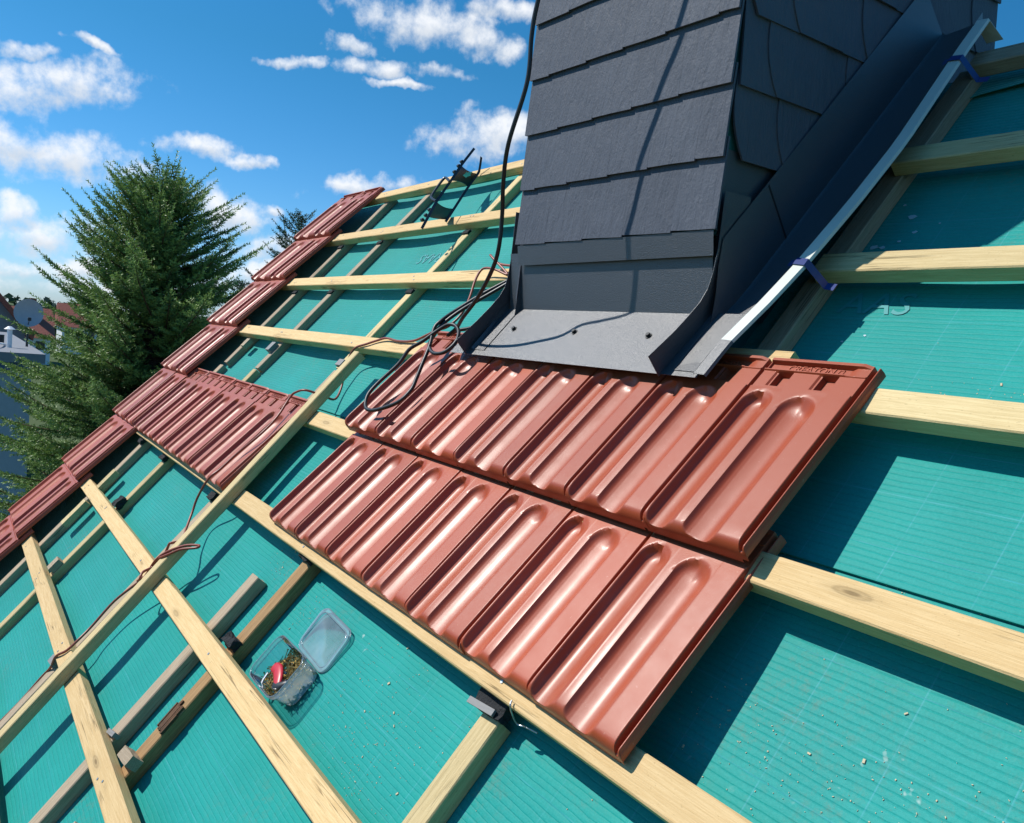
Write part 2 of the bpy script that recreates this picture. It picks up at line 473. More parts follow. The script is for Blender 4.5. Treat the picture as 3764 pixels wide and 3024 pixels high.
def plastic_mat():
    m = MatB('clear_plastic')
    tr = N(m.t, 'ShaderNodeBsdfTransparent'); tr.inputs[0].default_value = (.92, .97, 1.0, 1)
    gl = N(m.t, 'ShaderNodeBsdfGlossy'); gl.inputs['Roughness'].default_value = .12
    df = N(m.t, 'ShaderNodeBsdfDiffuse'); df.inputs[0].default_value = (.62, .78, .88, 1)
    tl = N(m.t, 'ShaderNodeBsdfTranslucent'); tl.inputs[0].default_value = (.6, .75, .85, 1)
    a = N(m.t, 'ShaderNodeMixShader'); b = N(m.t, 'ShaderNodeMixShader'); d = N(m.t, 'ShaderNodeMixShader')
    fr = N(m.t, 'ShaderNodeFresnel'); fr.inputs[0].default_value = 1.4
    L(m.t, df.outputs[0], d.inputs[1]); L(m.t, tl.outputs[0], d.inputs[2]); d.inputs[0].default_value = .4
    cl = m.noise(m.coords(), 14, 3)
    L(m.t, m.ramp(cl, [(.3, .26), (.75, .48)]), a.inputs[0])
    L(m.t, tr.outputs[0], a.inputs[1]); L(m.t, d.outputs[0], a.inputs[2])
    L(m.t, fr.outputs[0], b.inputs[0]); L(m.t, a.outputs[0], b.inputs[1]); L(m.t, gl.outputs[0], b.inputs[2])
    L(m.t, b.outputs[0], m.o.inputs['Surface'])
    return m.mat
M_PLASTIC = plastic_mat()

def needle_mat(name, dark, light):
    m = MatB(name)
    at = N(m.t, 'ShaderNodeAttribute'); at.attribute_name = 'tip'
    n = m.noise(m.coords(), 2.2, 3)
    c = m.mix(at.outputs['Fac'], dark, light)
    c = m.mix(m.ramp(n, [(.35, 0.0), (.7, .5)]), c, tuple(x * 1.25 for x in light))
    m.set(Base_Color=c, Roughness=.55, Specular_IOR_Level=.4)
    tl = N(m.t, 'ShaderNodeBsdfTranslucent'); L(m.t, c, tl.inputs[0])
    mx = N(m.t, 'ShaderNodeMixShader'); mx.inputs[0].default_value = .22
    L(m.t, m.p.outputs[0], mx.inputs[1]); L(m.t, tl.outputs[0], mx.inputs[2]); L(m.t, mx.outputs[0], m.o.inputs['Surface'])
    return m.mat
M_NEEDLE = needle_mat('spruce_needles', (.030, .080, .026), (.21, .325, .085))
M_NEEDLE2 = needle_mat('far_spruce_needles', (.016, .040, .024), (.055, .100, .045))

def ground_mat():
    m = MatB('grass_ground')
    n = m.noise(m.coords(), .15, 6); f = m.noise(m.coords(), 4.0, 4)
    c = m.mix(n, (.05, .085, .03), (.10, .12, .05)); c = m.mix(m.math('MULTIPLY', f, .4), c, (.04, .06, .02))
    m.set(Base_Color=c, Roughness=.95, Specular_IOR_Level=.1); return m.mat
M_GROUND = ground_mat()

# ------------------------------------------------------------------ ground
g = mesh_obj('ground', [(-4000, -4000, 0), (4000, -4000, 0), (4000, 4000, 0), (-4000, 4000, 0)], [(0, 1, 2, 3)], M_GROUND)
tag(g, 'grassy ground around the houses', None, None, 'structure')

# ------------------------------------------------------------------ the house under the roof
VR = 1.955                                  # where the slope meets the ridge
ridge = MR @ Vector((0, VR, MEM))
house = empty('house')
tag(house, 'house under the half tiled roof, white rendered walls and gable', 'house')
yr, zr = ridge.y, ridge.z + OZ
eav_y, eav_z = (MR @ Vector((0, -4.6, MEM))).y, (MR @ Vector((0, -4.6, MEM))).z + OZ
y2 = 2 * yr - eav_y
xg, xe = -4.72, 5.2
for nm, x0, x1 in (('gable_wall', xg - .3, xg), ('gable_wall', xe, xe + .3)):
    mb = MB()
    k = .25
    mb.prism([(x0, eav_y + .3, 0), (x0, y2 - .3, 0), (x0, y2 - .3, eav_z + .1), (x0, yr, zr - k), (x0, eav_y + .3, eav_z + .1)], (x1 - x0, 0, 0))
    mb.build(nm, M_WALL, house)
mb = MB(); mb.box(xg + .002, xe - .002, eav_y + .5, eav_y + .8, 0, eav_z + .3); mb.build('front_wall', M_WALL, house)
mb = MB(); mb.box(xg + .002, xe - .002, y2 - .8, y2 - .5, 0, eav_z + .3); mb.build('rear_wall', M_WALL, house)

# ------------------------------------------------------------------ the roof
roof = empty('roof', O, (PITCH, 0, 0))
tag(roof, 'steep roof slope stripped to green membrane and battens, partly laid with red clay tiles', 'roof')
CBU = [-5.2, -4.375, -3.86, -3.015, -2.107, -1.155, -.2, .75, 1.7, 2.65]      # rafter lines
def sag(u, v):
    for a, b in zip(CBU[:-1], CBU[1:]):
        if a <= u <= b:
            t = (u - a) / (b - a); s = math.sin(math.pi * t)
            n = mnoise.noise(Vector((u * 1.7, v * 2.3, 3.1)))
            return -.006 * s * (1 + .8 * n) + .0018 * s * mnoise.noise(Vector((u * 6, v * 7, 1.0)))
    return 0.0
def membrane_sheet(v0, v1, lift, u0=-4.98, u1=2.6, nu=150, dv=.035, lip=True):
    nv = max(2, int((v1 - v0) / dv)); vs = []; fs = []
    for j in range(nv + 1):
        v = v0 + (v1 - v0) * j / nv
        for i in range(nu + 1):
            u = u0 + (u1 - u0) * i / nu
            vs.append((u, v, MEM + sag(u, v) + lift * (1 - j / nv) ** 6))
    for j in range(nv):
        for i in range(nu):
            a = j * (nu + 1) + i
            fs.append((a, a + 1, a + nu + 2, a + nu + 1))
    if lip:                                     # cut edge of the sheet
        k = len(vs)
        for i in range(nu + 1):
            x = vs[i]; vs.append((x[0], x[1], x[2] - .0035))
        for i in range(nu): fs.append((k + i, k + i + 1, i + 1, i))
    return mesh_obj('membrane_sheet', vs, fs, M_MEM, roof, smooth=True, sharp=40)
membrane_sheet(.538, VR, .006)
membrane_sheet(-.98, .62, .005)
membrane_sheet(-4.6, -.88, .005, dv=.08)
# far slope behind the ridge
rs = MR.transposed() @ Vector((0, CP, -SP))
mb = MB()
a0 = Vector((0, VR, MEM)); b0 = a0 + rs * 6.4
mb.add([(-4.98, a0.y, a0.z), (2.6, a0.y, a0.z), (2.6, b0.y, b0.z), (-4.98, b0.y, b0.z)], [(0, 1, 2, 3)])
mb.build('rear_membrane_sheet', M_MEM, roof)
mb = MB(); mb.box(-4.975, 2.55, -4.6, VR - .05, MEM - .07, MEM - .045); mb.build('boarding', M_OLD, roof)

def timber(name, length, wid, thk, mat, parent, loc, along='u', b=.0025, wob=.0012, seed=0, tilt=0.0):
    """squared timber, local x along its length, origin at its lower left corner"""
    r = random.Random(seed); n = max(2, int(length / .16))
    prof = [(0, 0), (0, thk), (wid, thk), (wid, 0)]
    sec = []
    q = b
    for (y, z), (sy, sz) in zip(prof, ((1, 1), (1, -1), (-1, -1), (-1, 1))):
        if sy * sz > 0: sec += [(y + sy * q, z), (y, z + sz * q)] if (y, z) == (0, 0) else [(y + sy * q, z), (y, z + sz * q)]
        else: sec += [(y, z + sz * q), (y + sy * q, z)]
    sec = [(q, 0), (0, q), (0, thk - q), (q, thk), (wid - q, thk), (wid, thk - q), (wid, q), (wid - q, 0)]
    vs = []; fs = []; k = len(sec)
    ph = r.uniform(0, 99)
    for i in range(n + 1):
        x = length * i / n
        for j, (y, z) in enumerate(sec):
            e = mnoise.noise(Vector((x * 2.1 + ph, j * .3, ph)))
            f_ = mnoise.noise(Vector((x * 2.3, ph, j * .35)))
            vs.append((x + (r.uniform(-.001, .001) if i in (0, n) else 0), y + wob * e, z + wob * .5 * f_))
    for i in range(n):
        for j in range(k):
            j2 = (j + 1) % k
            fs.append((i * k + j, (i + 1) * k + j, (i + 1) * k + j2, i * k + j2))
    fs.append(tuple(range(k))); fs.append(tuple(n * k + j for j in range(k))[::-1])
    o = mesh_obj(name, vs, fs, mat, parent)
    bm = bmesh.new(); bm.from_mesh(o.data); bmesh.ops.recalc_face_normals(bm, faces=bm.faces); bm.to_mesh(o.data); bm.free()
    o.location = loc
    o.rotation_euler = (0, 0, (math.pi / 2 if along == 'v' else 0) + tilt)
    return o

# battens: (upper edge v, from u, to u, width, timber)
GA = .3613
def vt(i): return 1.939 - GA * i
BW, BT = .058, .036
bat = [(0, -4.95, -1.985, M_PINE), (0, -1.12, 2.5, M_OLD), (1, -4.95, -2.02, M_PINE), (1, -1.135, 2.5, M_GREEN),
       (2, -4.95, -2.04, M_PINE), (2, -1.135, 2.5, M_GREEN), (3, -4.95, -1.35, M_PINE), (3, -1.18, 2.5, M_GREEN),
       (4, -4.95, 2.5, M_PINE), (5, -4.95, 2.5, M_PINE), (6, -4.90, 1.2, M_PINE), (7, -4.85, 1.2, M_PINE), (8, -4.9, 1.5, M_PINE), (9, -4.9, 2.5, M_PINE), (10, -4.9, 2.5, M_PINE), (11, -4.9, 2.5, M_PINE)]
for n, (i, u0, u1, m) in enumerate(bat):
    v = vt(i) + (.012 if i == 8 else 0)
    timber('batten', u1 - u0, BW, BT, m, roof, (u0, v - BW, -BT), 'u', seed=n)
# short trimmed batten at the foot of the side gutter
timber('batten_offcut', .20, .055, .034, M_PINE, roof, (-1.235, .872, -.034), 'u', seed=50)

# counter battens on the rafters (origin is the right hand lower corner because x runs up the slope)
CT = -BT - MEM                                  # thickness
cbs = [(-4.40, .055, -4.5, .60, M_OLD), (-4.385, .05, .62, 1.93, M_OLD), (-3.885, .05, -4.5, .62, M_GREEN), (-3.885, .05, .63, 1.93, M_OLD),
       (-3.04, .05, -4.5, .70, M_OLD), (-3.045, .05, .712, 1.93, M_GREEN), (-2.135, .052, -.66, .075, M_BROWN), (-2.14, .05, .08, 1.2, M_GREEN), (-2.135, .05, -4.5, -.74, M_OLD),
       (-1.182, .052, -4.5, .045, M_GREEN), (-1.18, .05, .10, .84, M_GREEN), (-1.17, .052, .86, 1.93, M_OLD),
       (-.225, .05, -4.5, 1.93, M_GREEN), (.72, .05, -4.5, 1.93, M_GREEN), (1.67, .05, -4.5, 1.93, M_GREEN)]
for n, (u, wd, v0, v1, m) in enumerate(cbs):
    timber('counter_batten', v1 - v0, wd, CT - .0005, m, roof, (u + wd, v0, MEM + .0002), 'v', seed=100 + n)
# nail heads where battens cross counter battens
mbn = MB(); mbn.prism([(.0035 * math.cos(6.2832 * i / 8), .0035 * math.sin(6.2832 * i / 8), 0) for i in range(8)], (0, 0, .0009))
nail0 = mbn.build('nail_head', M_GALV, roof); first = True
for i in range(9):
    for u in (-4.375, -3.86, -3.015, -2.109, -1.155):
        if i < 4 and u in (-2.109,): continue
        for k in range(2 if (i + int(u * 10)) % 3 else 1):
            n_ = nail0 if first else nail0.copy()
            if not first: col.objects.link(n_)
            first = False
            n_.location = (u + rnd.uniform(-.012, .012) + .014 * k, vt(i) - BW * rnd.uniform(.25, .75), .0006)
# barge board under the verge tiles
timber('barge_board', 6.5, .03, .16, M_BROWN, roof, (-4.985, -4.5, -.17), 'v', seed=200)

# ------------------------------------------------------------------ roof tiles
TS = .222
def tile_mesh(name, verge=False):
    P = [(0, -8), (.005, -3), (.012, -.8), (.020, .6), (.028, .4), (.036, -1.5), (.044, -6), (.054, -11.5), (.068, -15.6), (.092, -18.6), (.13, -19.8), (.17, -19.4), (.205, -17.4), (.235, -14), (.262, -10), (.285, -6.4), (.300, -4.4), (.311, -3.6), (.321, -3.0), (.327, -2.2), (.333, -.6), (.341, .5), (.350, .3), (.36, 0),
         (.418, 0), (.428, -.6), (.436, -3.2), (.446, -7.2), (.462, -11.0), (.49, -14.0), (.53, -16.6), (.57, -18.6), (.61, -19.6), (.645, -19.0), (.675, -16.4), (.702, -12.2), (.726, -8.0), (.745, -4.6), (.757, -2.4), (.764, -.8), (.772, -.1), (.785, 0),
         (.966, 0), (.975, -1.5), (.979, -16), (1.004, -16), (1.009, -6), (1.022, -6), (1.027, -12), (1.032, -12), (1.036, -18)]
    px = np.array([p[0] for p in P]); pz = np.array([p[1] for p in P]) * .001
    xd = np.linspace(0, 1.036, 1400); zd = np.interp(xd, px, pz)
    kern = np.exp(-.5 * (np.arange(-9, 10) / 2.8) ** 2); kern /= kern.sum()
    zs = np.convolve(np.pad(zd, 9, mode='edge'), kern, 'valid')
    prof = lambda x: np.interp(x, xd, zs)
    xs = np.unique(np.concatenate([np.linspace(0, .09, 16), np.linspace(.09, .31, 16), np.linspace(.312, .365, 9), np.linspace(.365, .43, 3), np.linspace(.432, .50, 12), np.linspace(.50, .74, 16), np.linspace(.745, .79, 8), np.linspace(.80, .96, 4), np.linspace(.962, 1.036, 34)]))
    ys = np.array([0, .0004, .0012, .0025, .0045, .007, .0095, .0125, .016, .020, .028, .04, .06, .10, .15, .20, .245, .265, .28, .288, .294, .299, .304, .309, .314, .318, .322, .326, .330, .334, .338, .344, .349, .3505, .3515, .356, .3575, .359, .372, .386, .3955, .397, .3985, .4005, .402, .4035, .412, .4215, .423, .4245, .4285, .43])
    X, Y = np.meshgrid(xs, ys)
    Xe = X.copy()
    for a, b, ye in ((.022, .341, .341), (.418, .770, .337)):
        xc, hw = (a + b) / 2, (b - a) / 2
        y1 = ye - hw * TS
        inside = (X > a) & (X < b) & (Y > y1)
        dy = (Y - y1) / (hw * TS)
        r = np.sqrt(((X - xc) / hw) ** 2 + dy ** 2)
        edge = np.where(X < xc, a, b)
        xn = xc + np.where(X < xc, -1, 1) * np.minimum(r, 1) * hw
        Xe = np.where(inside, np.where(r >= 1, edge, xn), Xe)
    Z = prof(Xe)
    lipm = X > .974
    r_ = .020
    nose = np.where(Y < r_, -(r_ - np.sqrt(np.maximum(r_ ** 2 - (r_ - Y) ** 2, 0))) * 1.25, 0)
    nose = np.where(Y >= r_, 0.0, nose)
    k = .003
    h = np.clip(.5 + .5 * (nose - Z) / k, 0, 1)
    Zm = nose * (1 - h) + Z * h - k * h * (1 - h)
    Z = np.where(Y < r_ + .004, np.minimum(Zm, Z), Z)
    # head of the tile: crease, sinks, ribs, name plate, top rim
    H = np.zeros_like(Z)
    head = Y > .351
    H = np.where(head, -.003, H)
    sink = ((X > .165) & (X < .315)) | ((X > .60) & (X < .75))
    H = np.where(head & sink & (Y > .3578) & (Y < .3962), -.017, H)
    left = ((X > .135) & (X < .165)) | ((X > .57) & (X < .60))
    H = np.where(head & left & (Y > .3578) & (Y < .3962), -.006, H)
    H = np.where((Y > .3972) & (Y < .4008) & (X < .80), .0005, H)
    H = np.where((Y > .3972) & (Y < .4008) & (X >= .80), -.001, H)
    H = np.where((Y > .4015) & (Y < .4222) & (X < .82), -.0085, H)
    H = np.where((Y > .4228) & (X > .02) & (X < .93), .002, H)
    Z = np.where(Y > .345, np.where(lipm, Z, np.minimum(0, H) + np.maximum(H, 0) + np.where(X < .012, -.004, 0)), Z)
    ny, nx = X.shape
    Zb = np.minimum(Z - .0125, -.016)
    Zb = np.where(lipm, Z - .007, Zb)
    Zb[0, :] = np.where(lipm[0, :], Zb[0, :], np.minimum(Zb[0, :], -.040))
    vs = [(X[j, i] * TS, Y[j, i], Z[j, i]) for j in range(ny) for i in range(nx)]
    n0 = len(vs)
    vs += [(X[j, i] * TS, Y[j, i], Zb[j, i]) for j in range(ny) for i in range(nx)]
    fs = []
    for j in range(ny - 1):
        for i in range(nx - 1):
            a = j * nx + i
            fs.append((a, a + 1, a + nx + 1, a + nx))
            fs.append((n0 + a, n0 + a + nx, n0 + a + nx + 1, n0 + a + 1))
    for i in range(nx - 1):
        fs.append((i, n0 + i, n0 + i + 1, i + 1)); a = (ny - 1) * nx + i
        fs.append((a, a + 1, n0 + a + 1, n0 + a))
    for j in range(ny - 1):
        a = j * nx
        fs.append((a, a + nx, n0 + a + nx, n0 + a)); a = j * nx + nx - 1
        fs.append((a, n0 + a, n0 + a + nx, a + nx))
    if verge:
        mb = MB(); mb.v = vs; mb.f = fs; mb.m = [0] * len(fs)
        mb.bev(-.006, .0045, .0, .405, -.105, -.0035, .003)
        vs, fs = mb.v, mb.f
    me = bpy.data.meshes.new(name)
    me.from_pydata(vs, [], fs); me.update()
    me.polygons.foreach_set('use_smooth', [True] * len(fs))
    me.set_sharp_from_angle(angle=math.radians(38))
    me.materials.append(M_TILE)
    return me
ME_TILE = tile_mesh('roof_tile')
ME_VERGE = tile_mesh('verge_tile', True)
TILT = -math.atan(.085)

def text_mesh(body, size, depth, name, mat, shear=0.0):
    cu = bpy.data.curves.new(name, 'FONT')
    cu.body = body; cu.size = size; cu.extrude = depth; cu.align_x = 'CENTER'; cu.align_y = 'CENTER'; cu.shear = shear; cu.resolution_u = 3
    o = bpy.data.objects.new(name, cu); col.objects.link(o)
    dg = bpy.context.evaluated_depsgraph_get()
    me = bpy.data.meshes.new_from_object(o.evaluated_get(dg))
    bpy.data.objects.remove(o); bpy.data.curves.remove(cu)
    me.name = name; me.materials.clear(); me.materials.append(mat)
    return me
ME_LET = text_mesh('CREATON', .0215, .0014, 'lettering', M_TILE, .12)
mbl = MB()          # the slanted square mark that follows the name
for sx in (0, .009):
    mbl.prism([(sx, -.0065, 0), (sx + .0022, -.0065, 0), (sx + .0048, .0065, 0), (sx + .0026, .0065, 0)], (0, 0, .0009))
mbl.prism([(.0020, -.0065, 0), (.0095, -.0065, 0), (.0098, -.0045, 0), (.0022, -.0045, 0)], (0, 0, .0009))
mbl.prism([(.0060, .0045, 0), (.0135, .0045, 0), (.0138, .0065, 0), (.0064, .0065, 0)], (0, 0, .0009))
tmpo = mbl.build('logo_mark', M_TILE); ME_LOGO = tmpo.data; bpy.data.objects.remove(tmpo)

def put_tile(u, v, w, s=TS, verge=False, letters=False):
    o = bpy.data.objects.new('verge_tile' if verge else 'roof_tile', ME_VERGE if verge else ME_TILE)
    col.objects.link(o); o.parent = roof
    o.location = (u, v + rnd.uniform(-.0012, .0012), w + rnd.uniform(-.0016, .0016))
    o.rotation_euler = (TILT + rnd.uniform(-.004, .004), rnd.uniform(-.007, .007), rnd.uniform(-.005, .005))
    o.scale = (s / TS, 1, 1)
    if letters:
        for me, x in ((ME_LET, .43), (ME_LOGO, .68)):
            l = bpy.data.objects.new('lettering' if me is ME_LET else 'logo_mark', me); col.objects.link(l); l.parent = o
            l.location = (TS * x, .412, -.0082)
    return o
for k in range(7):                                  # lower row in the middle of the roof
    put_tile(-2.376 + .2207 * k, .104, .038, .2207)
for k in range(7):                                  # upper row, running under the apron
    put_tile(-2.385 + .2218 * k, .458, .057, .2218, letters=k in (0, 5, 6))
for k in range(7):                                  # short row beside the verge
    put_tile(-4.475 + .2329 * k, .090, .048, .2329, letters=True)
for k in range(-6, 5):                              # verge column, two tiles wide
    vb = .092 + .363 * k
    put_tile(-5.035, vb, .056, .325, True, letters=k == 4)
    put_tile(-4.71, vb, .056, .235, letters=k == 4)

# black foam seals and packers where battens cross counter battens
def pad(u, v, w, du, dv, dw, mat, name, rz=0, seed=0):
    r = random.Random(seed)
    bm = bmesh.new(); bmesh.ops.create_cube(bm, size=1)
    bmesh.ops.subdivide_edges(bm, edges=list(bm.edges), cuts=2, use_grid_fill=True)
    for q in bm.verts:
        q.co = Vector((q.co.x * du, q.co.y * dv, q.co.z * dw)) + Vector((r.uniform(-1, 1), r.uniform(-1, 1), r.uniform(-1, 1))) * min(du, dv, dw) * (.16 if mat is M_FOAM else .02)
    me = bpy.data.meshes.new(name); bm.to_mesh(me); bm.free(); me.materials.append(mat)
    o = bpy.data.objects.new(name, me); col.objects.link(o); o.parent = roof
    o.location = (u, v, w); o.rotation_euler = (0, 0, rz); return o
pad(-2.108, .082, -.026, .062, .03, .02, M_FOAM, 'foam_seal', seed=1)
pad(-2.108, -.205, -.024, .062, .03, .026, M_FOAM, 'foam_seal', seed=2)
pad(-1.165, .060, -.032, .088, .034, .016, M_FOAM, 'foam_seal', .05, seed=3)
pad(-1.175, .047, -.020, .075, .012, .006, M_GREYPAD, 'foam_seal', .08, seed=4)
pad(-3.855, -.198, -.028, .055, .05, .03, M_FOAM, 'foam_seal', .1, seed=5)
pad(-3.865, -.548, -.022, .05, .055, .026, M_OLD, 'packer', .0, seed=6)
pad(-3.875, .752, -.026, .05, .05, .024, M_GREYPAD, 'packer', .0, seed=7)
pad(-4.28, .752, -.028, .05, .05, .024, M_OLD, 'packer', .0, seed=8)
pad(-4.27, -.175, -.024, .055, .11, .028, M_GREEN, 'packer', .0, seed=9)
pad(-4.26, -.375, -.024, .055, .14, .028, M_GREEN, 'packer', .0, seed=10)
pad(-2.105, -.555, -.024, .075, .028, .034, M_OLD, 'packer', .1, seed=11)
pad(-2.30, -.578, -.034, .05, .012, .02, M_GREYPAD, 'packer', .2, seed=12)
pad(-3.03, -.668, -.026, .055, .03, .02, M_GREYPAD, 'packer', .1, seed=13)
pad(-3.025, .735, -.031, .050, .03, .012, M_GREYPAD, 'packer', .0, seed=14)
pad(-3.86, 1.50, -.033, .05, .02, .008, M_FOAM, 'foam_seal', seed=15)
pad(-3.02, 1.50, -.033, .05, .02, .008, M_FOAM, 'foam_seal', seed=16)
pad(-3.86, 1.14, -.033, .05, .02, .008, M_FOAM, 'foam_seal', seed=17)
pad(-3.02, 1.14, -.033, .05, .02, .008, M_FOAM, 'foam_seal', seed=18)
pad(-4.36, 1.14, -.033, .05, .02, .008, M_FOAM, 'foam_seal', seed=19)
pad(-4.36, 1.50, -.033, .05, .02, .008, M_FOAM, 'foam_seal', seed=20)
pad(-3.86, .062, -.028, .06, .03, .02, M_FOAM, 'foam_seal', seed=21)
pad(-4.37, .062, -.028, .06, .03, .02, M_FOAM, 'foam_seal', seed=22)
pad(-3.02, .055, -.028, .06, .03, .02, M_FOAM, 'foam_seal', seed=23)

# rotten patch torn out of the brown counter batten
mb = MB(); rr = random.Random(3)
for i in range(9):
    x = -2.133 + .006 * i
    v0 = -.470 + rr.uniform(0, .012); v1 = -.395 + rr.uniform(-.02, .012)
    mb.prism([(x, v0, -.0355), (x + .0055, v0, -.0355), (x + .0055, v1, -.0355), (x, v1, -.0355)], (0, 0, rr.uniform(.002, .008)))
mb.build('rotten_patch', M_BARK, roof)

# faint printed letters on the membrane
def print_letters(body, size, u, v, rz, mat):
    me = text_mesh(body, size, 0.0, 'printed_letters', mat)
    bm = bmesh.new(); bm.from_mesh(me)
    bmesh.ops.triangulate(bm, faces=bm.faces); bmesh.ops.subdivide_edges(bm, edges=list(bm.edges), cuts=2)
    c, s = math.cos(rz), math.sin(rz)
    for q in bm.verts:
        x, y = q.co.x, q.co.y
        uu, vv = u + c * x - s * y, v + s * x + c * y
        q.co = Vector((uu, vv, MEM + sag(uu, vv) + .0021))
    bm.to_mesh(me); bm.free()
    o = bpy.data.objects.new('printed_letters', me); col.objects.link(o); o.parent = roof
print_letters('AAS', .088, -1.0, 1.137, 0, M_PRINT)
print_letters('BRAAS', .088, -3.22, 1.40, math.pi, M_PRINT)

# loose flap of the ridge sheet right of the chimney, its edge curling up
vs = []; fs = []; nu = 70
for i in range(nu + 1):
    u = -1.15 + 3.6 * i / nu
    ve = 1.866 + .016 * mnoise.noise(Vector((u * 5.1, 2.0, 0))) - (.03 * max(0, 1 - abs(u + 1.15) / .06))
    for k, t in enumerate((0, .15, .4, 1)):
        v = ve + (VR - .004 - ve) * t
        vs.append((u, v, MEM + .0025 + (.011 + .007 * mnoise.noise(Vector((u * 4, 7, 0)))) * (1 - t) ** 2))
    vs.append((u, ve, vs[-4][2] - .0015))
for i in range(nu):
    for k in range(3): a_ = i * 5 + k; fs.append((a_, a_ + 5, a_ + 6, a_ + 1))
    a_ = i * 5; fs.append((a_ + 4, a_ + 9, a_ + 5, a_))
mesh_obj('ridge_flap', vs, fs, M_MEM, roof, smooth=True, sharp=40)
# dried glue splashes on the membrane beside the gutter
for n, (u, v, r0) in enumerate(((-1.058, 1.417, .010), (-1.027, 1.364, .006), (-1.098, 1.318, .010), (-1.078, 1.317, .007), (-1.128, 1.322, .006), (-1.049, 1.335, .004), (-1.096, 1.46, .004), (-.985, 1.39, .003), (-.98, 1.05, .004), (-1.02, 1.03, .003))):
    r = random.Random(n); k = 11
    poly = [(u + r0 * r.uniform(.6, 1.25) * math.cos(6.283 * i / k), v + r0 * .7 * r.uniform(.6, 1.25) * math.sin(6.283 * i / k)) for i in range(k)]
    mb = MB(); mb.prism([(x, y, MEM + sag(x, y) + .0006) for x, y in poly], (0, 0, .0008)); mb.build('glue_splash', M_SPLASH, roof)

# ------------------------------------------------------------------ the chimney
CB = Vector((-1.603, 1.06, .78))
chim = empty('chimney', O + CB)
tag(chim, 'square chimney clad in dark grey slates with black metal flashing at its foot', 'chimney')
def cpart(mb, name, mat, smooth=False, sharp=None, mats=None):
    mb.v = [tuple(Vector(p) - CB) for p in mb.v]
    return mb.build(name, mat, chim, smooth, sharp, mats)
XL, XR, YF, YB, ZT = -1.958, -1.252, .583, 1.545, 2.35
mb = MB(); mb.box(XL, XR, YF + .022, YB, .55, .93); mb.box(XL, XR, YF, YB, .93, ZT); cpart(mb, 'wrapped_core', M_CORE)
mb = MB(); mb.bev(XL - .07, XR + .07, YF - .07, YB + .07, ZT, ZT + .07, .006); cpart(mb, 'cap_slab', M_GREYWALL)
CZ = .1497; Z0 = .941
def slate(poly2, origin, ex, ey, n, t0, t1, seed):
    """poly2 in the cladding plane (x along ex, y along ey), outer face lifted from t1 (top) to t0 (foot)"""
    r = random.Random(seed)
    ys = [p[1] for p in poly2]; y0, y1 = min(ys), max(ys)
    fr = []; bk = []
    tw = 0.0
    for x, y in poly2:
        l = t0 + (t1 - t0) * (y - y0) / (y1 - y0) + tw * x / .15
        p = origin + ex * x + ey * y
        fr.append(p + n * (l + .0052)); bk.append(p + n * l)
    k = len(poly2)
    mb = MB(); mb.add(bk + fr, [tuple(range(k))[::-1], tuple(range(k, 2 * k))] + [(i, (i + 1) % k, k + (i + 1) % k, k + i) for i in range(k)])
    return cpart(mb, 'slate', M_SLATE)
ez = Vector((0, 0, 1))
# front face, courses of about 15 cm slates, each a little askew so the foot line steps
rs_ = random.Random(21)
for c in range(9):
    x = -1.975 + (0.0 if c % 2 == 0 else -.07); i = 0
    while x < -1.232:
        w_ = .150 + rs_.uniform(-.012, .012)
        x0, x1 = max(x, -1.975 + rs_.uniform(-.002, .002)), min(x + w_, -1.231 + rs_.uniform(-.002, .002))
        if -1.232 - x1 < .03: x1 = -1.231
        if x1 - x0 > .02:
            z = Z0 + CZ * c
            st = .0042
            e = lambda: rs_.uniform(-.0008, .0008)
            lap = -.0003
            poly = [(0, st * .6 + e()), (.004, st * .25), ((x1 - x0) * .5, -.0006 + e()), (x1 - x0 + lap, -st * .6 + e()), (x1 - x0 + lap, CZ + .04), (0, CZ + .04)]
            poly = [(px_, py_) for px_, py_ in poly]
            slate(poly, Vector((x0, YF - .004, z)), Vector((1, 0, 0)), ez, Vector((0, -1, 0)), .0125, .001, c * 100 + i)
        x = x1 if x1 > x else x + w_; i += 1
        if x1 >= -1.2315: break
# right face: slates with an arched leading edge, course by course
for c in range(1, 9):
    z = Z0 + CZ * c
    y = .594 + (.0 if c % 2 else -.055); i = 0
    while y < YB + .01:
        w_ = .128 + rs_.uniform(-.012, .012)
        ya, yb = max(y, .592), min(y + w_ + .05, YB + .012)
        if yb - ya > .03:
            arc = []
            full = y > .593
            for k in range(9):
                t = k / 8                      # from the foot upwards
                arc.append(((.030 * (1 - t) ** 3 - .010 * math.sin(math.pi * t)) if full else 0.0, t * (CZ + .035)))
            poly = [(yb - ya, 0.0), (yb - ya, CZ + .035)] + [(a, b_) for a, b_ in arc[::-1]]
            slate(poly, Vector((XR + .004, ya, z)), Vector((0, 1, 0)), ez, Vector((1, 0, 0)), .011 + .0035 * (i % 2) , .0008 + .0035 * (i % 2), 5000 + c * 100 + i)
        y += w_; i += 1
# left and rear faces
for nm, o_, ex, n_, wd in (('left', Vector((XL - .004, YF, 0)), Vector((0, 1, 0)), Vector((-1, 0, 0)), YB - YF), ('rear', Vector((XL, YB + .004, 0)), Vector((1, 0, 0)), Vector((0, 1, 0)), XR - XL)):
    for c in range(-1, 9):
        k = int(wd / .19)
        for i in range(k):
            w_ = wd / k
            slate([(0, 0), (w_ - .001, 0), (w_ - .001, CZ + .035), (0, CZ + .035)], o_ + ex * (w_ * i) + ez * (Z0 + CZ * c), ex, ez, n_, .011 + .003 * (i % 2), .001 + .003 * (i % 2), 9000 + c * 50 + i + (400 if nm == 'rear' else 0))

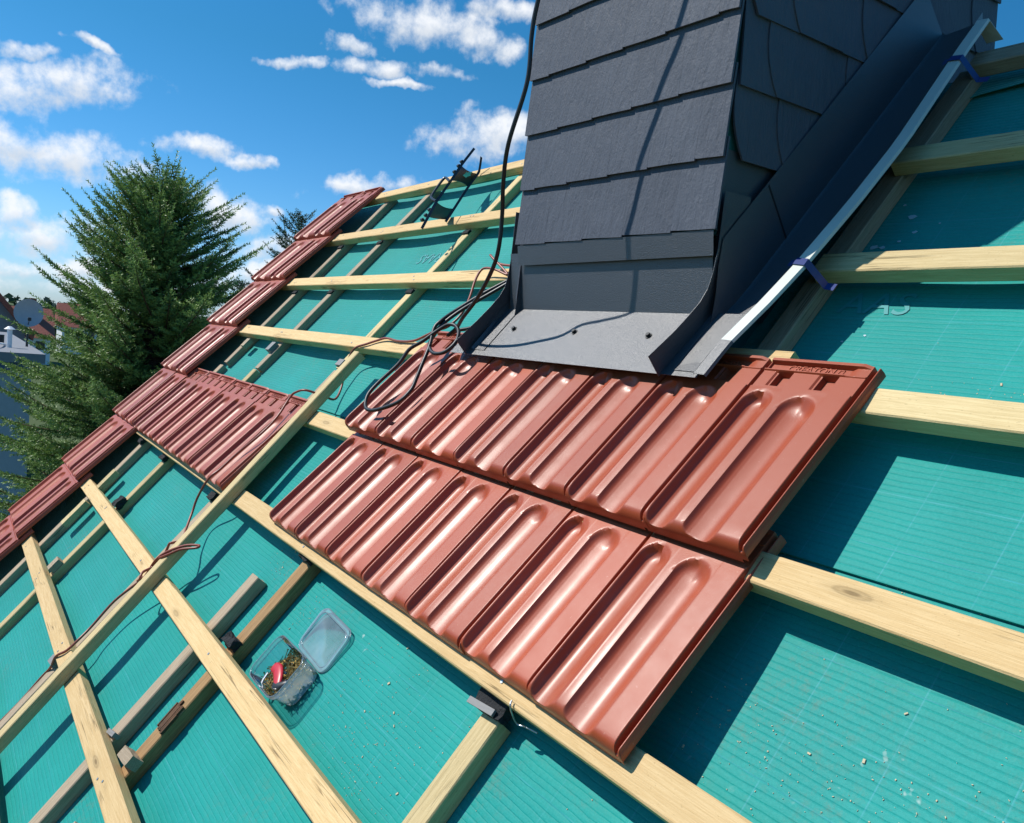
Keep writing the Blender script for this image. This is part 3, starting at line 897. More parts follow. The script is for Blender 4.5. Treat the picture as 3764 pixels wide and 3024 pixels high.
# flashing at the front: pan, upstand, cover strip
W0 = .053
def RW(u, v, w): return MR @ Vector((u, v, w))
mb = MB()
pan = [RW(-2.132, .781, W0), RW(-1.160, .787, W0), RW(-1.143, .969, W0), RW(-2.132, .969, W0)]
nrm = MR @ Vector((0, 0, .0012))
mb.prism(pan, nrm)
fold_y, fold_z = RW(0, .968, W0 + .0012).y, RW(0, .968, W0 + .0012).z
mb.prism([(-2.02, fold_y, fold_z - .001), (-1.249, fold_y, fold_z - .001), (-1.249, YF - .0015, .92), (-2.02, YF - .0015, .92)], (0, -.0012, 0))
cpart(mb, 'front_apron', M_METAL)
mb = MB()
mb.prism([(-1.964, YF - .010, .884), (-1.238, YF - .010, .885), (-1.238, YF - .0175, .9375), (-1.964, YF - .0175, .9375)], (0, -.0014, 0))
mb.prism([(-1.964, YF - .0175, .9375), (-1.238, YF - .0175, .9375), (-1.238, YF - .0015, .9395), (-1.964, YF - .0015, .9395)], (0, -.0004, .0012))
cpart(mb, 'cover_strip', M_METAL)
# cheek plates left and right of the apron
def cheek(x_foot, x_top, pts, thick):
    mb = MB()
    P = [(x_foot + (x_top - x_foot) * min(1, max(0, (z - .64) / .25)), y, z) for y, z in pts]
    mb.prism(P, (thick, 0, 0)); return cpart(mb, 'cheek_plate', M_METAL)
lf = [(.474, .622), (.520, .675), (.598, .764), (.66, .84), (.66, 1.04), (.585, 1.04), (.583, .96), (.581, .90), (.579, .86), (.574, .826), (.560, .797), (.535, .765), (.497, .722), (.437, .660)]
cheek(-2.044, -2.018, lf, -.0014)
rf = [(.474, .622), (.520, .675), (.598, .764), (.66, .84), (.66, 1.02), (.580, 1.02), (.578, .95), (.577, .90), (.574, .85), (.568, .815), (.553, .785), (.530, .757), (.495, .718), (.436, .662)]
cheek(-1.262, -1.2315, rf, .0014)
# side gutters: upstand on the wall, fold, pan, turned-up hem
def hem_u(v): return float(np.interp(v, [.78, .88, 1.0, 1.1, 1.3, 1.5, 1.85, 2.0], [-1.166, -1.162, -1.136, -1.121, -1.104, -1.097, -1.116, -1.12]))
def gutter(sgn, xw, name):
    n = 26; VV = [.80 + (2.01 - .80) * i / n for i in range(n + 1)]
    x0 = xw; mb = MB()
    prof = [(0, .165), (0, .034), (.010 * sgn, .030), (.065 * sgn, .040), (.071 * sgn, .060)]
    vs = []
    for v in VV:
        k = min(1, max(0, (v - .80) / .25))
        for j, (dx, w) in enumerate(prof):
            if j == 0: w = (W0 + .0035) if v < .97 else .075 + .090 * min(1, (v - .97) / .10)
            if j in (1, 2, 3): w = w * k + (W0 + .003) * (1 - k)
            if j == 4: w = .062
            if j == 3: dx = (hem_u(v) + 1.2275 - .006) * sgn
            if j == 4: dx = (hem_u(v) + 1.2275) * sgn
            vs.append(RW(x0 + dx, v, w))
    m_ = len(prof)
    fs = [(i * m_ + j, (i + 1) * m_ + j, (i + 1) * m_ + j + 1, i * m_ + j + 1) for i in range(n) for j in range(m_ - 1)]
    mb.add(vs, fs)
    mb.add([Vector(p) + MR @ Vector((-.0012 * sgn, 0, -.0012)) for p in vs], [f[::-1] for f in fs])
    cpart(mb, name, M_METAL, True, 30)
mb = MB(); mb.prism([(XR + .003, .588, .76), (XR + .003, 1.25, .76), (XR + .003, 1.25, 1.11), (XR + .003, .588, 1.11)], (.0015, 0, 0)); cpart(mb, 'side_panel', M_METAL)
gutter(1, -1.2275, 'side_gutter')
gutter(-1, -1.9655, 'side_gutter')
mb = MB()
hp = lambda v: [RW(hem_u(v), v, .060), RW(hem_u(v) + .006, v, .066), RW(hem_u(v) + .032, v, .0645), RW(hem_u(v) + .034, v, .059)]
def hemstrip(v0, v1, n, mat, top=False):
    mb = MB(); vs = []
    for i in range(n + 1):
        v = v0 + (v1 - v0) * i / n; vs += hp(v)
    fs = [(i * 4 + j, i * 4 + j + 1, (i + 1) * 4 + j + 1, (i + 1) * 4 + j) for i in range(n) for j in range(3)]
    mb.add(vs, fs); o_ = [Vector(p) - MR @ Vector((0, 0, .0012)) for p in vs]; mb.add(o_, [f[::-1] for f in fs])
    if top:
        e = vs[-4:]; mb.prism([e[0], e[1], e[2], RW(hem_u(v1) + .045, v1 + .008, .0), RW(hem_u(v1) + .006, v1 + .008, .0)], MR @ Vector((0, .0012, 0)))
    return cpart(mb, 'turned_hem', mat)
hemstrip(.788, .884, 3, M_METAL)
hemstrip(.884, 1.965, 20, M_HEM, True)
mb = MB()      # lap joint in the upstand
mb.prism([RW(-1.2270, 1.232, .035), RW(-1.2270, 1.236, .035), RW(-1.2270, 1.262, .16), RW(-1.2270, 1.258, .16)], (.001, 0, 0)); cpart(mb, 'lap_joint', M_BLACK)
# roofing screws in the apron
for u, v in ((-1.912, .888), (-1.645, .890), (-1.379, .892)):
    mb = MB()
    M4 = Matrix.Translation(RW(u, v, W0 + .0012)) @ MR.to_4x4()
    for r0, z0, z1, n_ in ((.0085, 0, .0016, 14), (.0055, .0016, .0075, 6)):
        ring = [(r0 * math.cos(2 * math.pi * i / n_), r0 * math.sin(2 * math.pi * i / n_), z0) for i in range(n_)]
        mb.prism([M4 @ Vector(p) for p in ring], MR @ Vector((0, 0, z1 - z0)))
    cpart(mb, 'screw', M_BLACK)
# blue tape strips holding the hem to the battens
for v, du in ((1.105, .072), (1.80, .075)):
    mb = MB(); vs = []
    h0 = hem_u(v)
    us = [h0 - .013, h0 - .0015, h0 + .006, h0 + .034, h0 + .044, h0 + .054, h0 + du + .004]
    ws = [.0615, .0625, .0690, .0675, .035, .004, .0025]
    for u, w in zip(us, ws):
        for dv in (0, .019): vs.append(RW(u, v + dv - .12 * (u - h0), w))
    mb.add(vs, [(2 * i, 2 * i + 2, 2 * i + 3, 2 * i + 1) for i in range(len(us) - 1)])
    cpart(mb, 'blue_tape', M_TAPE)

# ------------------------------------------------------------------ loose timbers lying on the roof
o = timber('loose_batten', 1.95, .043, .036, M_GREEN, None, (0, 0, 0), 'v', seed=301)
base = Vector((-2.716, -1.20, .0015))
o.location = O + MR @ base
o.rotation_euler = (MR @ Matrix.Rotation(math.pi / 2 + .0265, 3, 'Z')).to_euler()
tag(o, 'long loose batten laid up the slope on top of the other battens', 'timber')
o = timber('loose_batten', 1.15, .052, .037, M_OLD, None, (0, 0, 0), 'v', seed=302)
base = Vector((-2.283, -1.195, MEM - .001))
o.location = O + MR @ base
o.rotation_euler = (MR @ Matrix.Rotation(math.pi / 2, 3, 'Z')).to_euler()
tag(o, 'loose greyish batten tucked under the battens beside the plastic tub', 'timber')

# ------------------------------------------------------------------ cables
def rp(u, v, w): return O + MR @ Vector((u, v, w))
def wp(x, y, z): return O + Vector((x, y, z))
def cable(name, pts, r, mat, label, cat, n=7, base=None, mb=None):
    pts = smooth_path(pts, n)
    b = Vector(base if base else pts[-1])
    mb = MB(); mb.tube([Vector(p) - b for p in pts], r, 8)
    o = mb.build(name, mat, None, True, 60); o.location = b
    return tag(o, label, cat)
blk = [wp(-1.56, .40, 2.44), wp(-1.555, .375, 2.2), wp(-1.593, .37, 1.77), wp(-1.64, .37, 1.6), wp(-1.682, .368, 1.458), wp(-1.693, .368, 1.391), wp(-1.699, .371, 1.285), wp(-1.741, .361, 1.147), wp(-1.779, .38, 1.061),
       wp(-1.807, .403, .988), wp(-1.817, .408, .906), wp(-1.854, .417, .85), wp(-1.933, .429, .78), wp(-2.042, .453, .726),
       rp(-2.145, .850, .085), rp(-2.185, .830, .072), rp(-2.170, .858, .066), rp(-2.120, .880, .060), rp(-2.07, .93, .0595)]
cable('power_cable', blk, .0056, M_BLACK, 'black cable hanging down past the front of the slate chimney', 'cable')
loop = [rp(-2.06, 1.10, .075), rp(-2.13, 1.0, .085), rp(-2.20, .925, .088), rp(-2.232, .86, .090), rp(-2.225, .812, .09), rp(-2.198, .768, .09), rp(-2.14, .742, .088), rp(-2.09, .752, .086), rp(-2.075, .79, .087), rp(-2.097, .826, .09), rp(-2.135, .848, .094), rp(-2.17, .848, .10),
        rp(-2.20, .825, .10), rp(-2.235, .772, .10), rp(-2.268, .735, .10), rp(-2.278, .68, .09), rp(-2.30, .60, .088), rp(-2.295, .552, .088), rp(-2.262, .516, .084), rp(-2.225, .506, .082), rp(-2.178, .518, .08),
        rp(-2.115, .558, .078), rp(-2.105, .607, .078), rp(-2.127, .648, .08), rp(-2.158, .702, .084), rp(-2.19, .766, .092), rp(-2.235, .828, .10), rp(-2.235, .862, .10), rp(-2.235, .93, .085), rp(-2.20, 1.02, .07), rp(-2.13, 1.13, .05)]
cable('coiled_cable', loop, .0058, M_BLACK, 'black cable lying in loops on the left end of the upper tile row', 'cable')
w1 = [rp(-2.26, 1.20, .02), rp(-2.37, 1.205, .03), rp(-2.43, 1.228, .05), rp(-2.40, 1.214, .045), rp(-2.30, 1.17, .012), rp(-2.37, 1.178, .03), rp(-2.44, 1.178, .034), rp(-2.43, 1.126, .03), rp(-2.385, 1.048, .02), rp(-2.345, .973, .02), rp(-2.36, .918, .018), rp(-2.42, .897, .015),
      rp(-2.46, .878, .012), rp(-2.52, .848, .010), rp(-2.632, .842, .0075), rp(-2.724, .846, .012), rp(-2.79, .833, .0085), rp(-2.847, .812, .008), rp(-2.92, .790, .004), rp(-2.945, .755, -.012), rp(-2.925, .70, -.030), rp(-2.89, .64, -.052),
      rp(-2.85, .585, -.05), rp(-2.84, .562, -.01), rp(-2.86, .535, .048), rp(-2.905, .512, .056), rp(-2.925, .486, .052), rp(-2.895, .40, .046), rp(-2.872, .313, .054), rp(-2.905, .215, .056), rp(-2.908, .136, .060), rp(-2.915, .090, .064), rp(-2.965, .02, .030), rp(-2.955, -.03, .010), rp(-2.89, -.085, .006), rp(-2.83, -.115, .012), rp(-2.795, -.14, .040), rp(-2.80, -.148, .044), rp(-2.812, -.175, .030), rp(-2.82, -.21, .018), rp(-2.836, -.245, .012), rp(-2.84, -.275, .014), rp(-2.815, -.296, .030), rp(-2.785, -.285, .040),
      rp(-2.80, -.265, .043), rp(-2.82, -.235, .024), rp(-2.80, -.205, .036), rp(-2.77, -.19, .041), rp(-2.735, -.165, .041), rp(-2.70, -.135, .038), rp(-2.655, -.10, .02), rp(-2.672, -.092, .015), rp(-2.72, -.12, .030), rp(-2.77, -.172, .042), rp(-2.81, -.215, .036), rp(-2.842, -.262, .016), rp(-2.87, -.30, .006), rp(-2.93, -.40, .001), rp(-2.935, -.50, -.004), rp(-2.915, -.552, .004), rp(-2.92, -.60, .006), rp(-2.96, -.64, .005), rp(-3.02, -.69, -.028), rp(-3.06, -.74, -.042), rp(-3.07, -.83, -.05), rp(-3.08, -.92, -.052), rp(-3.09, -1.1, -.055)]
cable('red_wire', w1, .0042, M_REDWIRE, 'thin red-brown wire trailing over the battens and twisted round the long loose batten', 'wire', 5)
# wire tie under the lower tile row
mb = MB(); hb = rp(-1.08, .08, 0)
mb.tube(smooth_path([rp(-1.092, .083, .006) - hb, rp(-1.088, .075, .006) - hb, rp(-1.088, .068, -.006) - hb, rp(-1.086, .060, -.028) - hb, rp(-1.070, .064, -.032) - hb, rp(-1.040, .068, -.034) - hb], 5), .0016, 6)
o = mb.build('wire_hook', M_GALV, None, True, 60); o.location = hb
tag(o, 'small bent wire hook hanging under the lower tile row', 'hook')

# ------------------------------------------------------------------ chimney step bracket lying across the ridge
BB = Vector((-3.24, 1.56, .0))
brk = roof_place(empty('step_bracket'), BB)
tag(brk, 'dark steel bracket with two curved plates standing on edge against the ridge batten', 'bracket')
def bpart(mb, name, mat, sm=False):
    mb.v = [tuple(Vector(p) - BB) for p in mb.v]; return mb.build(name, mat, brk, sm, 40)
def bar(pts, wd, th, nrm, name):
    """flat bar along pts, wd across nrm x tangent, th along nrm"""
    pts = [Vector(p) for p in pts]; vs = []; n = len(pts); nrm = Vector(nrm).normalized()
    for i, p in enumerate(pts):
        t = (pts[min(i + 1, n - 1)] - pts[max(i - 1, 0)]).normalized(); c = t.cross(nrm).normalized()
        for a, b_ in ((-1, -1), (1, -1), (1, 1), (-1, 1)): vs.append(p + c * a * wd / 2 + nrm * b_ * th / 2)
    fs = [(i * 4 + j, i * 4 + (j + 1) % 4, (i + 1) * 4 + (j + 1) % 4, (i + 1) * 4 + j) for i in range(n - 1) for j in range(4)] + [(0, 3, 2, 1), tuple((n - 1) * 4 + j for j in range(4))]
    mb = MB(); mb.add(vs, fs); return bpart(mb, name, M_STEEL)
R1 = [(-3.305, 1.925, .112), (-3.27, 1.803, .110), (-3.216, 1.691, .110), (-3.147, 1.539, .110), (-3.08, 1.429, .108), (-3.045, 1.365, .105)]
R2 = [(-3.33, 1.945, .055), (-3.334, 1.905, .022), (-3.330, 1.878, .012), (-3.30, 1.78, .010), (-3.22, 1.61, .010), (-3.185, 1.535, .010)]
nb = Vector((.25, .115, -.04))               # across the rails, standing nearly upright
bar(smooth_path(R1, 3), .006, .011, (-.35, -.16, 1), 'rail')
bar(smooth_path(R2, 3), .006, .011, (-.35, -.16, 1), 'rail')
def plate(a1, b1, a2, b2, ca, cb):
    """plate between rail 1 (a1 upper, b1 lower) and rail 2 (a2, b2) with hollow ends"""
    mb = MB(); n = 12; vs = []
    a1, b1, a2, b2 = map(Vector, (a1, b1, a2, b2)); d1 = (b1 - a1).normalized()
    for i in range(n + 1):
        t = i / n; c = 4 * t * (1 - t)
        vs.append(a1.lerp(a2, t) + d1 * ca * c); vs.append(b1.lerp(b2, t) - d1 * cb * c)
    off = Vector((.003, .0014, 0))
    k = len(vs)
    mb.add(vs + [v - off for v in vs], [(2 * i, 2 * i + 2, 2 * i + 3, 2 * i + 1) for i in range(n)] + [(k + 2 * i, k + 2 * i + 1, k + 2 * i + 3, k + 2 * i + 2) for i in range(n)] + [(2 * i, k + 2 * i, k + 2 * i + 2, 2 * i + 2) for i in range(n)] + [(2 * i + 1, 2 * i + 3, k + 2 * i + 3, k + 2 * i + 1) for i in range(n)])
    return bpart(mb, 'curved_plate', M_STEEL)
plate((-3.27, 1.803, .108), (-3.216, 1.691, .108), (-3.330, 1.878, .014), (-3.30, 1.785, .014), .012, .012)
plate((-3.147, 1.539, .108), (-3.085, 1.437, .108), (-3.225, 1.62, .014), (-3.19, 1.545, .014), .014, -.004)
mb = MB(); mb.tube(smooth_path([(-3.20, 1.672, .115), (-3.27, 1.705, .118), (-3.288, 1.695, .118), (-3.238, 1.585, .118), (-3.20, 1.556, .116), (-3.150, 1.540, .112)], 4), .006, 8)
bpart(mb, 'handle_bar', M_STEEL, True)
for (u, v) in ((-3.288, 1.832), (-3.275, 1.80), (-3.255, 1.755), (-3.118, 1.482), (-3.10, 1.445), (-3.09, 1.415)):
    mb = MB(); mb.bev(u - .022, u - .004, v - .006, v + .006, .104, .118, .002, seg=1); bpart(mb, 'bolt', M_STEEL)
mb = MB(); rr = random.Random(4)
ex_ = Vector((-.054, -.112, 0)).normalized() * -1; ey_ = Vector((.055, -.08, .094)).normalized(); c0 = Vector((-3.278, 1.79, .062)) + Vector((.0012, .0006, 0))
mb.prism([c0 + ex_ * (.030 + rr.uniform(-.009, .008)) * math.cos(a) + ey_ * (.022 + rr.uniform(-.008, .006)) * math.sin(a) for a in [2 * math.pi * i / 20 for i in range(20)]], (.0012, .0006, 0)); bpart(mb, 'bare_patch', M_GALV)

# ------------------------------------------------------------------ plastic tub, lid, screws, knife
TB = Vector((-1.822, -.160, MEM - .003))
def rrect(hx, hy, r, z, n=5):
    pts = []
    for cx, cy, a0 in ((hx - r, hy - r, 0), (-hx + r, hy - r, 90), (-hx + r, -hy + r, 180), (hx - r, -hy + r, 270)):
        for i in range(n + 1):
            a = math.radians(a0 + 90 * i / n); pts.append((cx + r * math.cos(a), cy + r * math.sin(a), z))
    return pts
def loft(rings, cap0=False, cap1=False):
    k = len(rings[0]); vs = [p for g in rings for p in g]; fs = []
    for i in range(len(rings) - 1):
        for j in range(k): fs.append((i * k + j, i * k + (j + 1) % k, (i + 1) * k + (j + 1) % k, (i + 1) * k + j))
    if cap0: fs.append(tuple(range(k))[::-1])
    if cap1: fs.append(tuple((len(rings) - 1) * k + j for j in range(k)))
    return vs, fs
tub = roof_place(empty('plastic_tub'), TB)
tag(tub, 'clear plastic tub of screws standing on the membrane', 'tub')
mb = MB(); mb.add(*loft([rrect(.072, .045, .020, .002), rrect(.076, .048, .022, .006), rrect(.083, .054, .026, .052), rrect(.086, .057, .028, .055), rrect(.0865, .0575, .028, .066)], True))
mb.build('tub_body', M_PLASTIC, tub, True, 50)
mb = MB(); mb.tube(rrect(.0868, .0578, .028, .066), .0016, 6, closed=True); mb.tube(rrect(.0862, .0572, .028, .055), .0013, 6, closed=True); mb.build('rim', M_PLASTIC, tub, True)
LB = Vector((-1.832, -.049, MEM - .004))
lid = roof_place(empty('tub_lid'), LB)
lid.rotation_euler = (MR @ Matrix.Rotation(-.05, 3, 'Z') @ Matrix.Rotation(.10, 3, 'X')).to_euler()
tag(lid, 'clear plastic lid lying flat beside the tub of screws', 'lid')
mb = MB(); mb.add(*loft([rrect(.093, .058, .026, .002), rrect(.093, .058, .026, .010), rrect(.086, .051, .022, .011), rrect(.080, .046, .020, .006)], False, True)); mb.build('lid_panel', M_PLASTIC, lid, True, 50)
mb = MB(); mb.tube(rrect(.0932, .0582, .026, .006), .0018, 6, closed=True); mb.tube(rrect(.0835, .0485, .021, .0095), .0014, 6, closed=True); mb.build('lid_rim', M_PLASTIC, lid, True)
mb = MB(); rr = random.Random(8)
for i in range(420):
    x, y = rr.uniform(-.070, .070), rr.uniform(-.044, .044)
    z = .008 + rr.random() ** .6 * (.030 * (1 - .55 * max(0, (y + .01) / .054)) * (1 if x < .05 else .8))
    a, e = rr.uniform(0, 6.28), rr.uniform(-.45, .45); l = rr.uniform(.010, .017)
    d = Vector((math.cos(a) * math.cos(e), math.sin(a) * math.cos(e), math.sin(e)))
    p = Vector((x, y, z)); q0, q1 = p - d * l, p + d * l
    for q in (q0, q1):
        q.x = min(.074, max(-.074, q.x)); q.y = min(.047, max(-.047, q.y)); q.z = max(.004, q.z)
    mb.tube([q0, q1 - (q1 - q0) * .1, q1], [.0009, .0013, .0027], 5)
o = mb.build('screw_heap', M_SCREW); roof_place(o, TB)
tag(o, 'heap of brass coloured screws filling the clear tub', 'screws', None, 'stuff')
kn = roof_place(empty('pocket_knife'), TB + Vector((-.002, -.014, .040)))
kn.scale = (1.05, 1.25, .55)
tag(kn, 'red and black folding knife lying on the screws in the tub', 'knife')
mb = MB(); path = smooth_path([(-.042, .004, .002), (-.02, .006, .004), (.005, -.002, .005), (.022, -.012, .004)], 4)
mb.tube(path, [.010 + .002 * math.sin(math.pi * i / (len(path) - 1)) for i in range(len(path))], 10); mb.build('handle', M_REDPL, kn, True, 50)
mb = MB(); path = smooth_path([(.012, -.014, .004), (.030, -.012, .005), (.044, .002, .002)], 4)
mb.tube(path, [.0092, .0095, .0095, .009, .0085, .008, .0075, .006, .004][:len(path)], 10); mb.build('grip', M_BLACK, kn, True, 50)
mb = MB(); mb.tube([(-.050, -.012, .0), (-.046, -.026, 0), (-.040, -.036, -.002)], [.0042, .0042, .0035], 8); mb.build('bit_socket', M_GALV, kn, True, 50)

# ------------------------------------------------------------------ sawdust and crumbs on the membrane
mb = MB(); rr = random.Random(77)
spots = [(-1.45, -.12, .20, .12, 240), (-1.62, -.02, .2, .1, 60), (-.62, .58, .18, .06, 170), (-.68, .90, .16, .05, 120), (-.62, .22, .22, .08, 150), (-.45, .27, .15, .1, 90), (-2.0, -.03, .05, .06, 60), (-1.3, -.25, .12, .1, 80), (-2.9, -.2, .7, .3, 90), (-.9, .2, .5, .4, 70), (-2.3, .02, .1, .05, 50), (-3.3, .3, .8, .5, 60)]
for u0, v0, su, sv, n in spots:
    for i in range(n):
        u, v = rr.gauss(u0, su * .6), rr.gauss(v0, sv * .6)
        l = rr.uniform(.0004, .0012) * (2.6 if rr.random() < .04 else 1); a = rr.uniform(0, 3.14)
        M3 = Matrix.Translation((u, v, MEM + sag(u, v) + .0008)) @ Matrix.Rotation(a, 4, 'Z')
        k = rr.uniform(.12, .8)
        mb.box(-l, l, -l * k, l * k, -.0005, l * .5, 0, M3)
o = mb.build('sawdust', M_SAWDUST); o.location = O; o.rotation_euler = (PITCH, 0, 0)
tag(o, 'pale sawdust and wood crumbs scattered on the green membrane', 'sawdust', None, 'stuff')

# ------------------------------------------------------------------ spruces
def spruce(name, base, height, rmax, z0, seed, label, mat, nbr, tops=1, lean=(0, 0), twd=.085, nl=.036):
    rr = np.random.default_rng(seed)
    root = empty(name, base); tag(root, label, 'tree')
    V = []; F = []; T = []; S = MB()
    S.tube([(0, 0, 0), (lean[0] * .3, lean[1] * .3, height * .5), (lean[0], lean[1], height)], [.16 * height / 10, .10 * height / 10, .012], 10)
    quads = []; tips = []
    ga = 2.39996
    for b in range(nbr):
        f = (b + rr.random()) / nbr
        z = z0 + (height - z0) * (f ** .85)
        t = (z - z0) / (height - z0)
        dtop = height - z + .12
        Lb = rmax * .40 * dtop ** .55 * rr.uniform(.55, 1.15)
        az = b * ga + rr.uniform(-.4, .4)
        el = math.radians(-12 + 44 * t ** 1.8 + rr.uniform(-13, 13)); Lb = min(Lb / math.cos(el), rmax * 1.1)
        d = np.array([math.cos(az) * math.cos(el), math.sin(az) * math.cos(el), math.sin(el)])
        side = np.cross(d, [0, 0, 1.0]); side /= np.linalg.norm(side); upv = np.cross(side, d)
        p0 = np.array([lean[0] * t, lean[1] * t, z])
        n = max(3, int(Lb / .22)); pts = []
        for i in range(n + 1):
            s = i / n
            pts.append(p0 + d * Lb * s + np.array([0, 0, 1.0]) * (.16 * Lb * s * s - .10 * Lb * math.sin(math.pi * s) * (1 - t)) + side * .05 * Lb * math.sin(2.2 * s + b))
        S.tube([tuple(p) for p in pts], [max(.003, .016 * Lb * (1 - .92 * i / n)) for i in range(n + 1)], 4, cap=False)
        pts = np.array(pts)
        m_ = max(3, int(Lb / twd))
        for k in range(m_):
            s = .12 + .88 * (k + rr.random() * .5) / m_
            s = min(s, 1)
            x = s * n; i0 = min(int(x), n - 1); q = pts[i0] + (pts[i0 + 1] - pts[i0]) * (x - i0)
            tl = (.06 + .30 * Lb * (1 - s) ** .8 * min(1, s * 2.2)) * rr.uniform(.7, 1.2)
            for sg in (-1, 1):
                if rr.random() < .08: continue
                td = d * .72 + side * sg * rr.uniform(.5, .9) + upv * rr.uniform(-.12, .32)
                td /= np.linalg.norm(td)
                quads.append((q, td, tl, s))
        quads.append((pts[-2], (pts[-1] - pts[-2]) / np.linalg.norm(pts[-1] - pts[-2]), np.linalg.norm(pts[-1] - pts[-2]) * (1.25 + .9 * rr.random() * t), 1.0))
    for k in range(tops):                        # several upright leaders
        a = rr.uniform(0, 6.28); hh = rr.uniform(.45, .95)
        st = np.array([lean[0], lean[1], height - .75]) + np.array([math.cos(a), math.sin(a), 0]) * rr.uniform(.0, .45)
        dd = np.array([math.cos(a) * .28, math.sin(a) * .28, 1.0]); dd /= np.linalg.norm(dd)
        S.tube([tuple(st), tuple(st + dd * hh)], [.012, .004], 4)
        quads.append((st, dd, hh, 1.0))
        for j in range(5):
            tt = rr.uniform(.2, .8); a2 = rr.uniform(0, 6.28)
            d2 = dd * .8 + np.array([math.cos(a2), math.sin(a2), .1]) * .7; d2 /= np.linalg.norm(d2)
            quads.append((st + dd * hh * tt, d2, hh * .4 * (1 - tt * .5), .9))
    for (q, td, tl, s) in quads:
        nn = max(4, int(tl / .0135))
        sd = np.cross(td, [0.1, .2, 1.0]); sd /= np.linalg.norm(sd); up2 = np.cross(sd, td)
        i = np.arange(nn); fr = (i + rr.random(nn)) / nn
        ph = i * 2.4 + rr.random() * 6
        rad = np.cos(ph)[:, None] * sd + np.sin(ph)[:, None] * up2
        nd = td * .75 + rad * .75
        nd /= np.linalg.norm(nd, axis=1)[:, None]
        p = q + td * (tl * fr)[:, None]
        ln = nl * (1 - .35 * fr) * rr.uniform(.8, 1.2, nn)
        wv_ = np.cross(nd, rr.normal(size=(nn, 3))); wv_ /= np.linalg.norm(wv_, axis=1)[:, None]
        wv_ *= (nl * .17)
        e = p + nd * ln[:, None]
        V.append(np.stack([p - wv_, p + wv_, e + wv_ * .35, e - wv_ * .35], 1).reshape(-1, 3))
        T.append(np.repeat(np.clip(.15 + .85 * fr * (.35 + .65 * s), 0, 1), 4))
    V = np.concatenate(V); T = np.concatenate(T); nq = len(V) // 4
    me = bpy.data.meshes.new('crown')
    me.vertices.add(len(V)); me.vertices.foreach_set('co', V.ravel())
    me.loops.add(nq * 4); me.loops.foreach_set('vertex_index', np.arange(nq * 4))
    me.polygons.add(nq); me.polygons.foreach_set('loop_start', np.arange(nq) * 4); me.polygons.foreach_set('loop_total', np.full(nq, 4))
    me.update(calc_edges=True)
    at = me.attributes.new('tip', 'FLOAT', 'POINT'); at.data.foreach_set('value', T.astype(np.float32))
    me.materials.append(mat)
    c = bpy.data.objects.new('crown', me); col.objects.link(c); c.parent = root
    S.build('trunk', M_TRUNK, root)
    return root
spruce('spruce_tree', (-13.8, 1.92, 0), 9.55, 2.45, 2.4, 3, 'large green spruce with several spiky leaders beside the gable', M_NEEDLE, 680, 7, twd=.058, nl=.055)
spruce('spruce_tree', (-17.6, 5.45, 0), 9.95, 1.7, 5.0, 8, 'dark spruce top showing behind the upper verge tiles', M_NEEDLE2, 210, 1, twd=.075, nl=.055)
spruce('spruce_tree', (-18.5, 4.55, 0), 8.45, 1.5, 5.0, 9, 'small low spruce tip between the big spruce and the verge', M_NEEDLE2, 150, 1, twd=.085, nl=.055)

# ------------------------------------------------------------------ neighbours at the left edge
def house_flat():
    r = empty('flat_roof_building', (-28, -5, 0)); tag(r, 'blue-grey rendered building with flat bitumen roof behind the big spruce', 'building')
    b = Vector((-28, -5, 0))
    def P(mb, n, m):
        mb.v = [tuple(Vector(p) - b) for p in mb.v]; return mb.build(n, m, r)
    mb = MB(); mb.box(-35, -22, -12, .9, 0, 6.1); P(mb, 'wall', M_GREYWALL)
    mb = MB(); mb.box(-35.15, -21.85, -12.15, 1.05, 6.1, 6.28); P(mb, 'fascia', M_BLUE)
    mb = MB(); mb.box(-35.25, -21.75, -12.25, 1.15, 6.28, 6.5); P(mb, 'roof_slab', M_BITUMEN)
    mb = MB(); mb.tube([(-24.0, .55, 6.5), (-24.0, .55, 6.95)], .06, 10); mb.tube([(-24, .55, 6.95), (-24, .55, 7.02)], [.13, .04], 10); P(mb, 'vent_pipe', M_WHITE)
    mb = MB(); mb.tube([(-25.5, .42, 6.5), (-25.5, .42, 6.75)], .10, 10); P(mb, 'vent_stub', M_BLACK)
    mb = MB(); mb.tube([(-26.5, .20, 6.5), (-26.5, .20, 6.72)], .09, 10); mb.tube([(-26.5, .2, 6.72), (-26.5, .2, 6.80)], [.16, .16], 10); P(mb, 'vent_stub', M_BLACK)
    mb = MB(); mb.tube(smooth_path([(-22.2, -.3, 6.52), (-22.5, 0.0, 6.55), (-23.5, .3, 6.6), (-25, .5, 6.53)], 5), .025, 6); P(mb, 'roof_cable', M_WHITE)
house_flat()
dish = empty('satellite_dish', (-25.0, 1.0, 6.5)); tag(dish, 'grey satellite dish on the flat roof behind the spruce', 'dish')
mb = MB(); vs = []; fs = []; n_, k_ = 28, 6
for j in range(k_ + 1):
    rj = .34 * j / k_
    for i in range(n_):
        a = 2 * math.pi * i / n_; vs.append((.22 * (rj / .34) ** 2 * .5, rj * math.cos(a), .88 + rj * math.sin(a) * 1.05))
for j in range(k_):
    for i in range(n_): fs.append((j * n_ + i, j * n_ + (i + 1) % n_, (j + 1) * n_ + (i + 1) % n_, (j + 1) * n_ + i))
mb.add(vs, fs); mb.add([(x - .012, y, z) for x, y, z in vs], [f[::-1] for f in fs]); mb.build('reflector', M_GREYWALL, dish, True)
mb = MB(); mb.tube([(-.05, 0, 0), (-.05, 0, .85)], .03, 8); mb.tube([(.0, 0, .55), (.42, 0, .72)], .012, 6); mb.bev(.38, .48, -.04, .04, .68, .77, .01, seg=1); mb.build('mast', M_STEEL, dish)

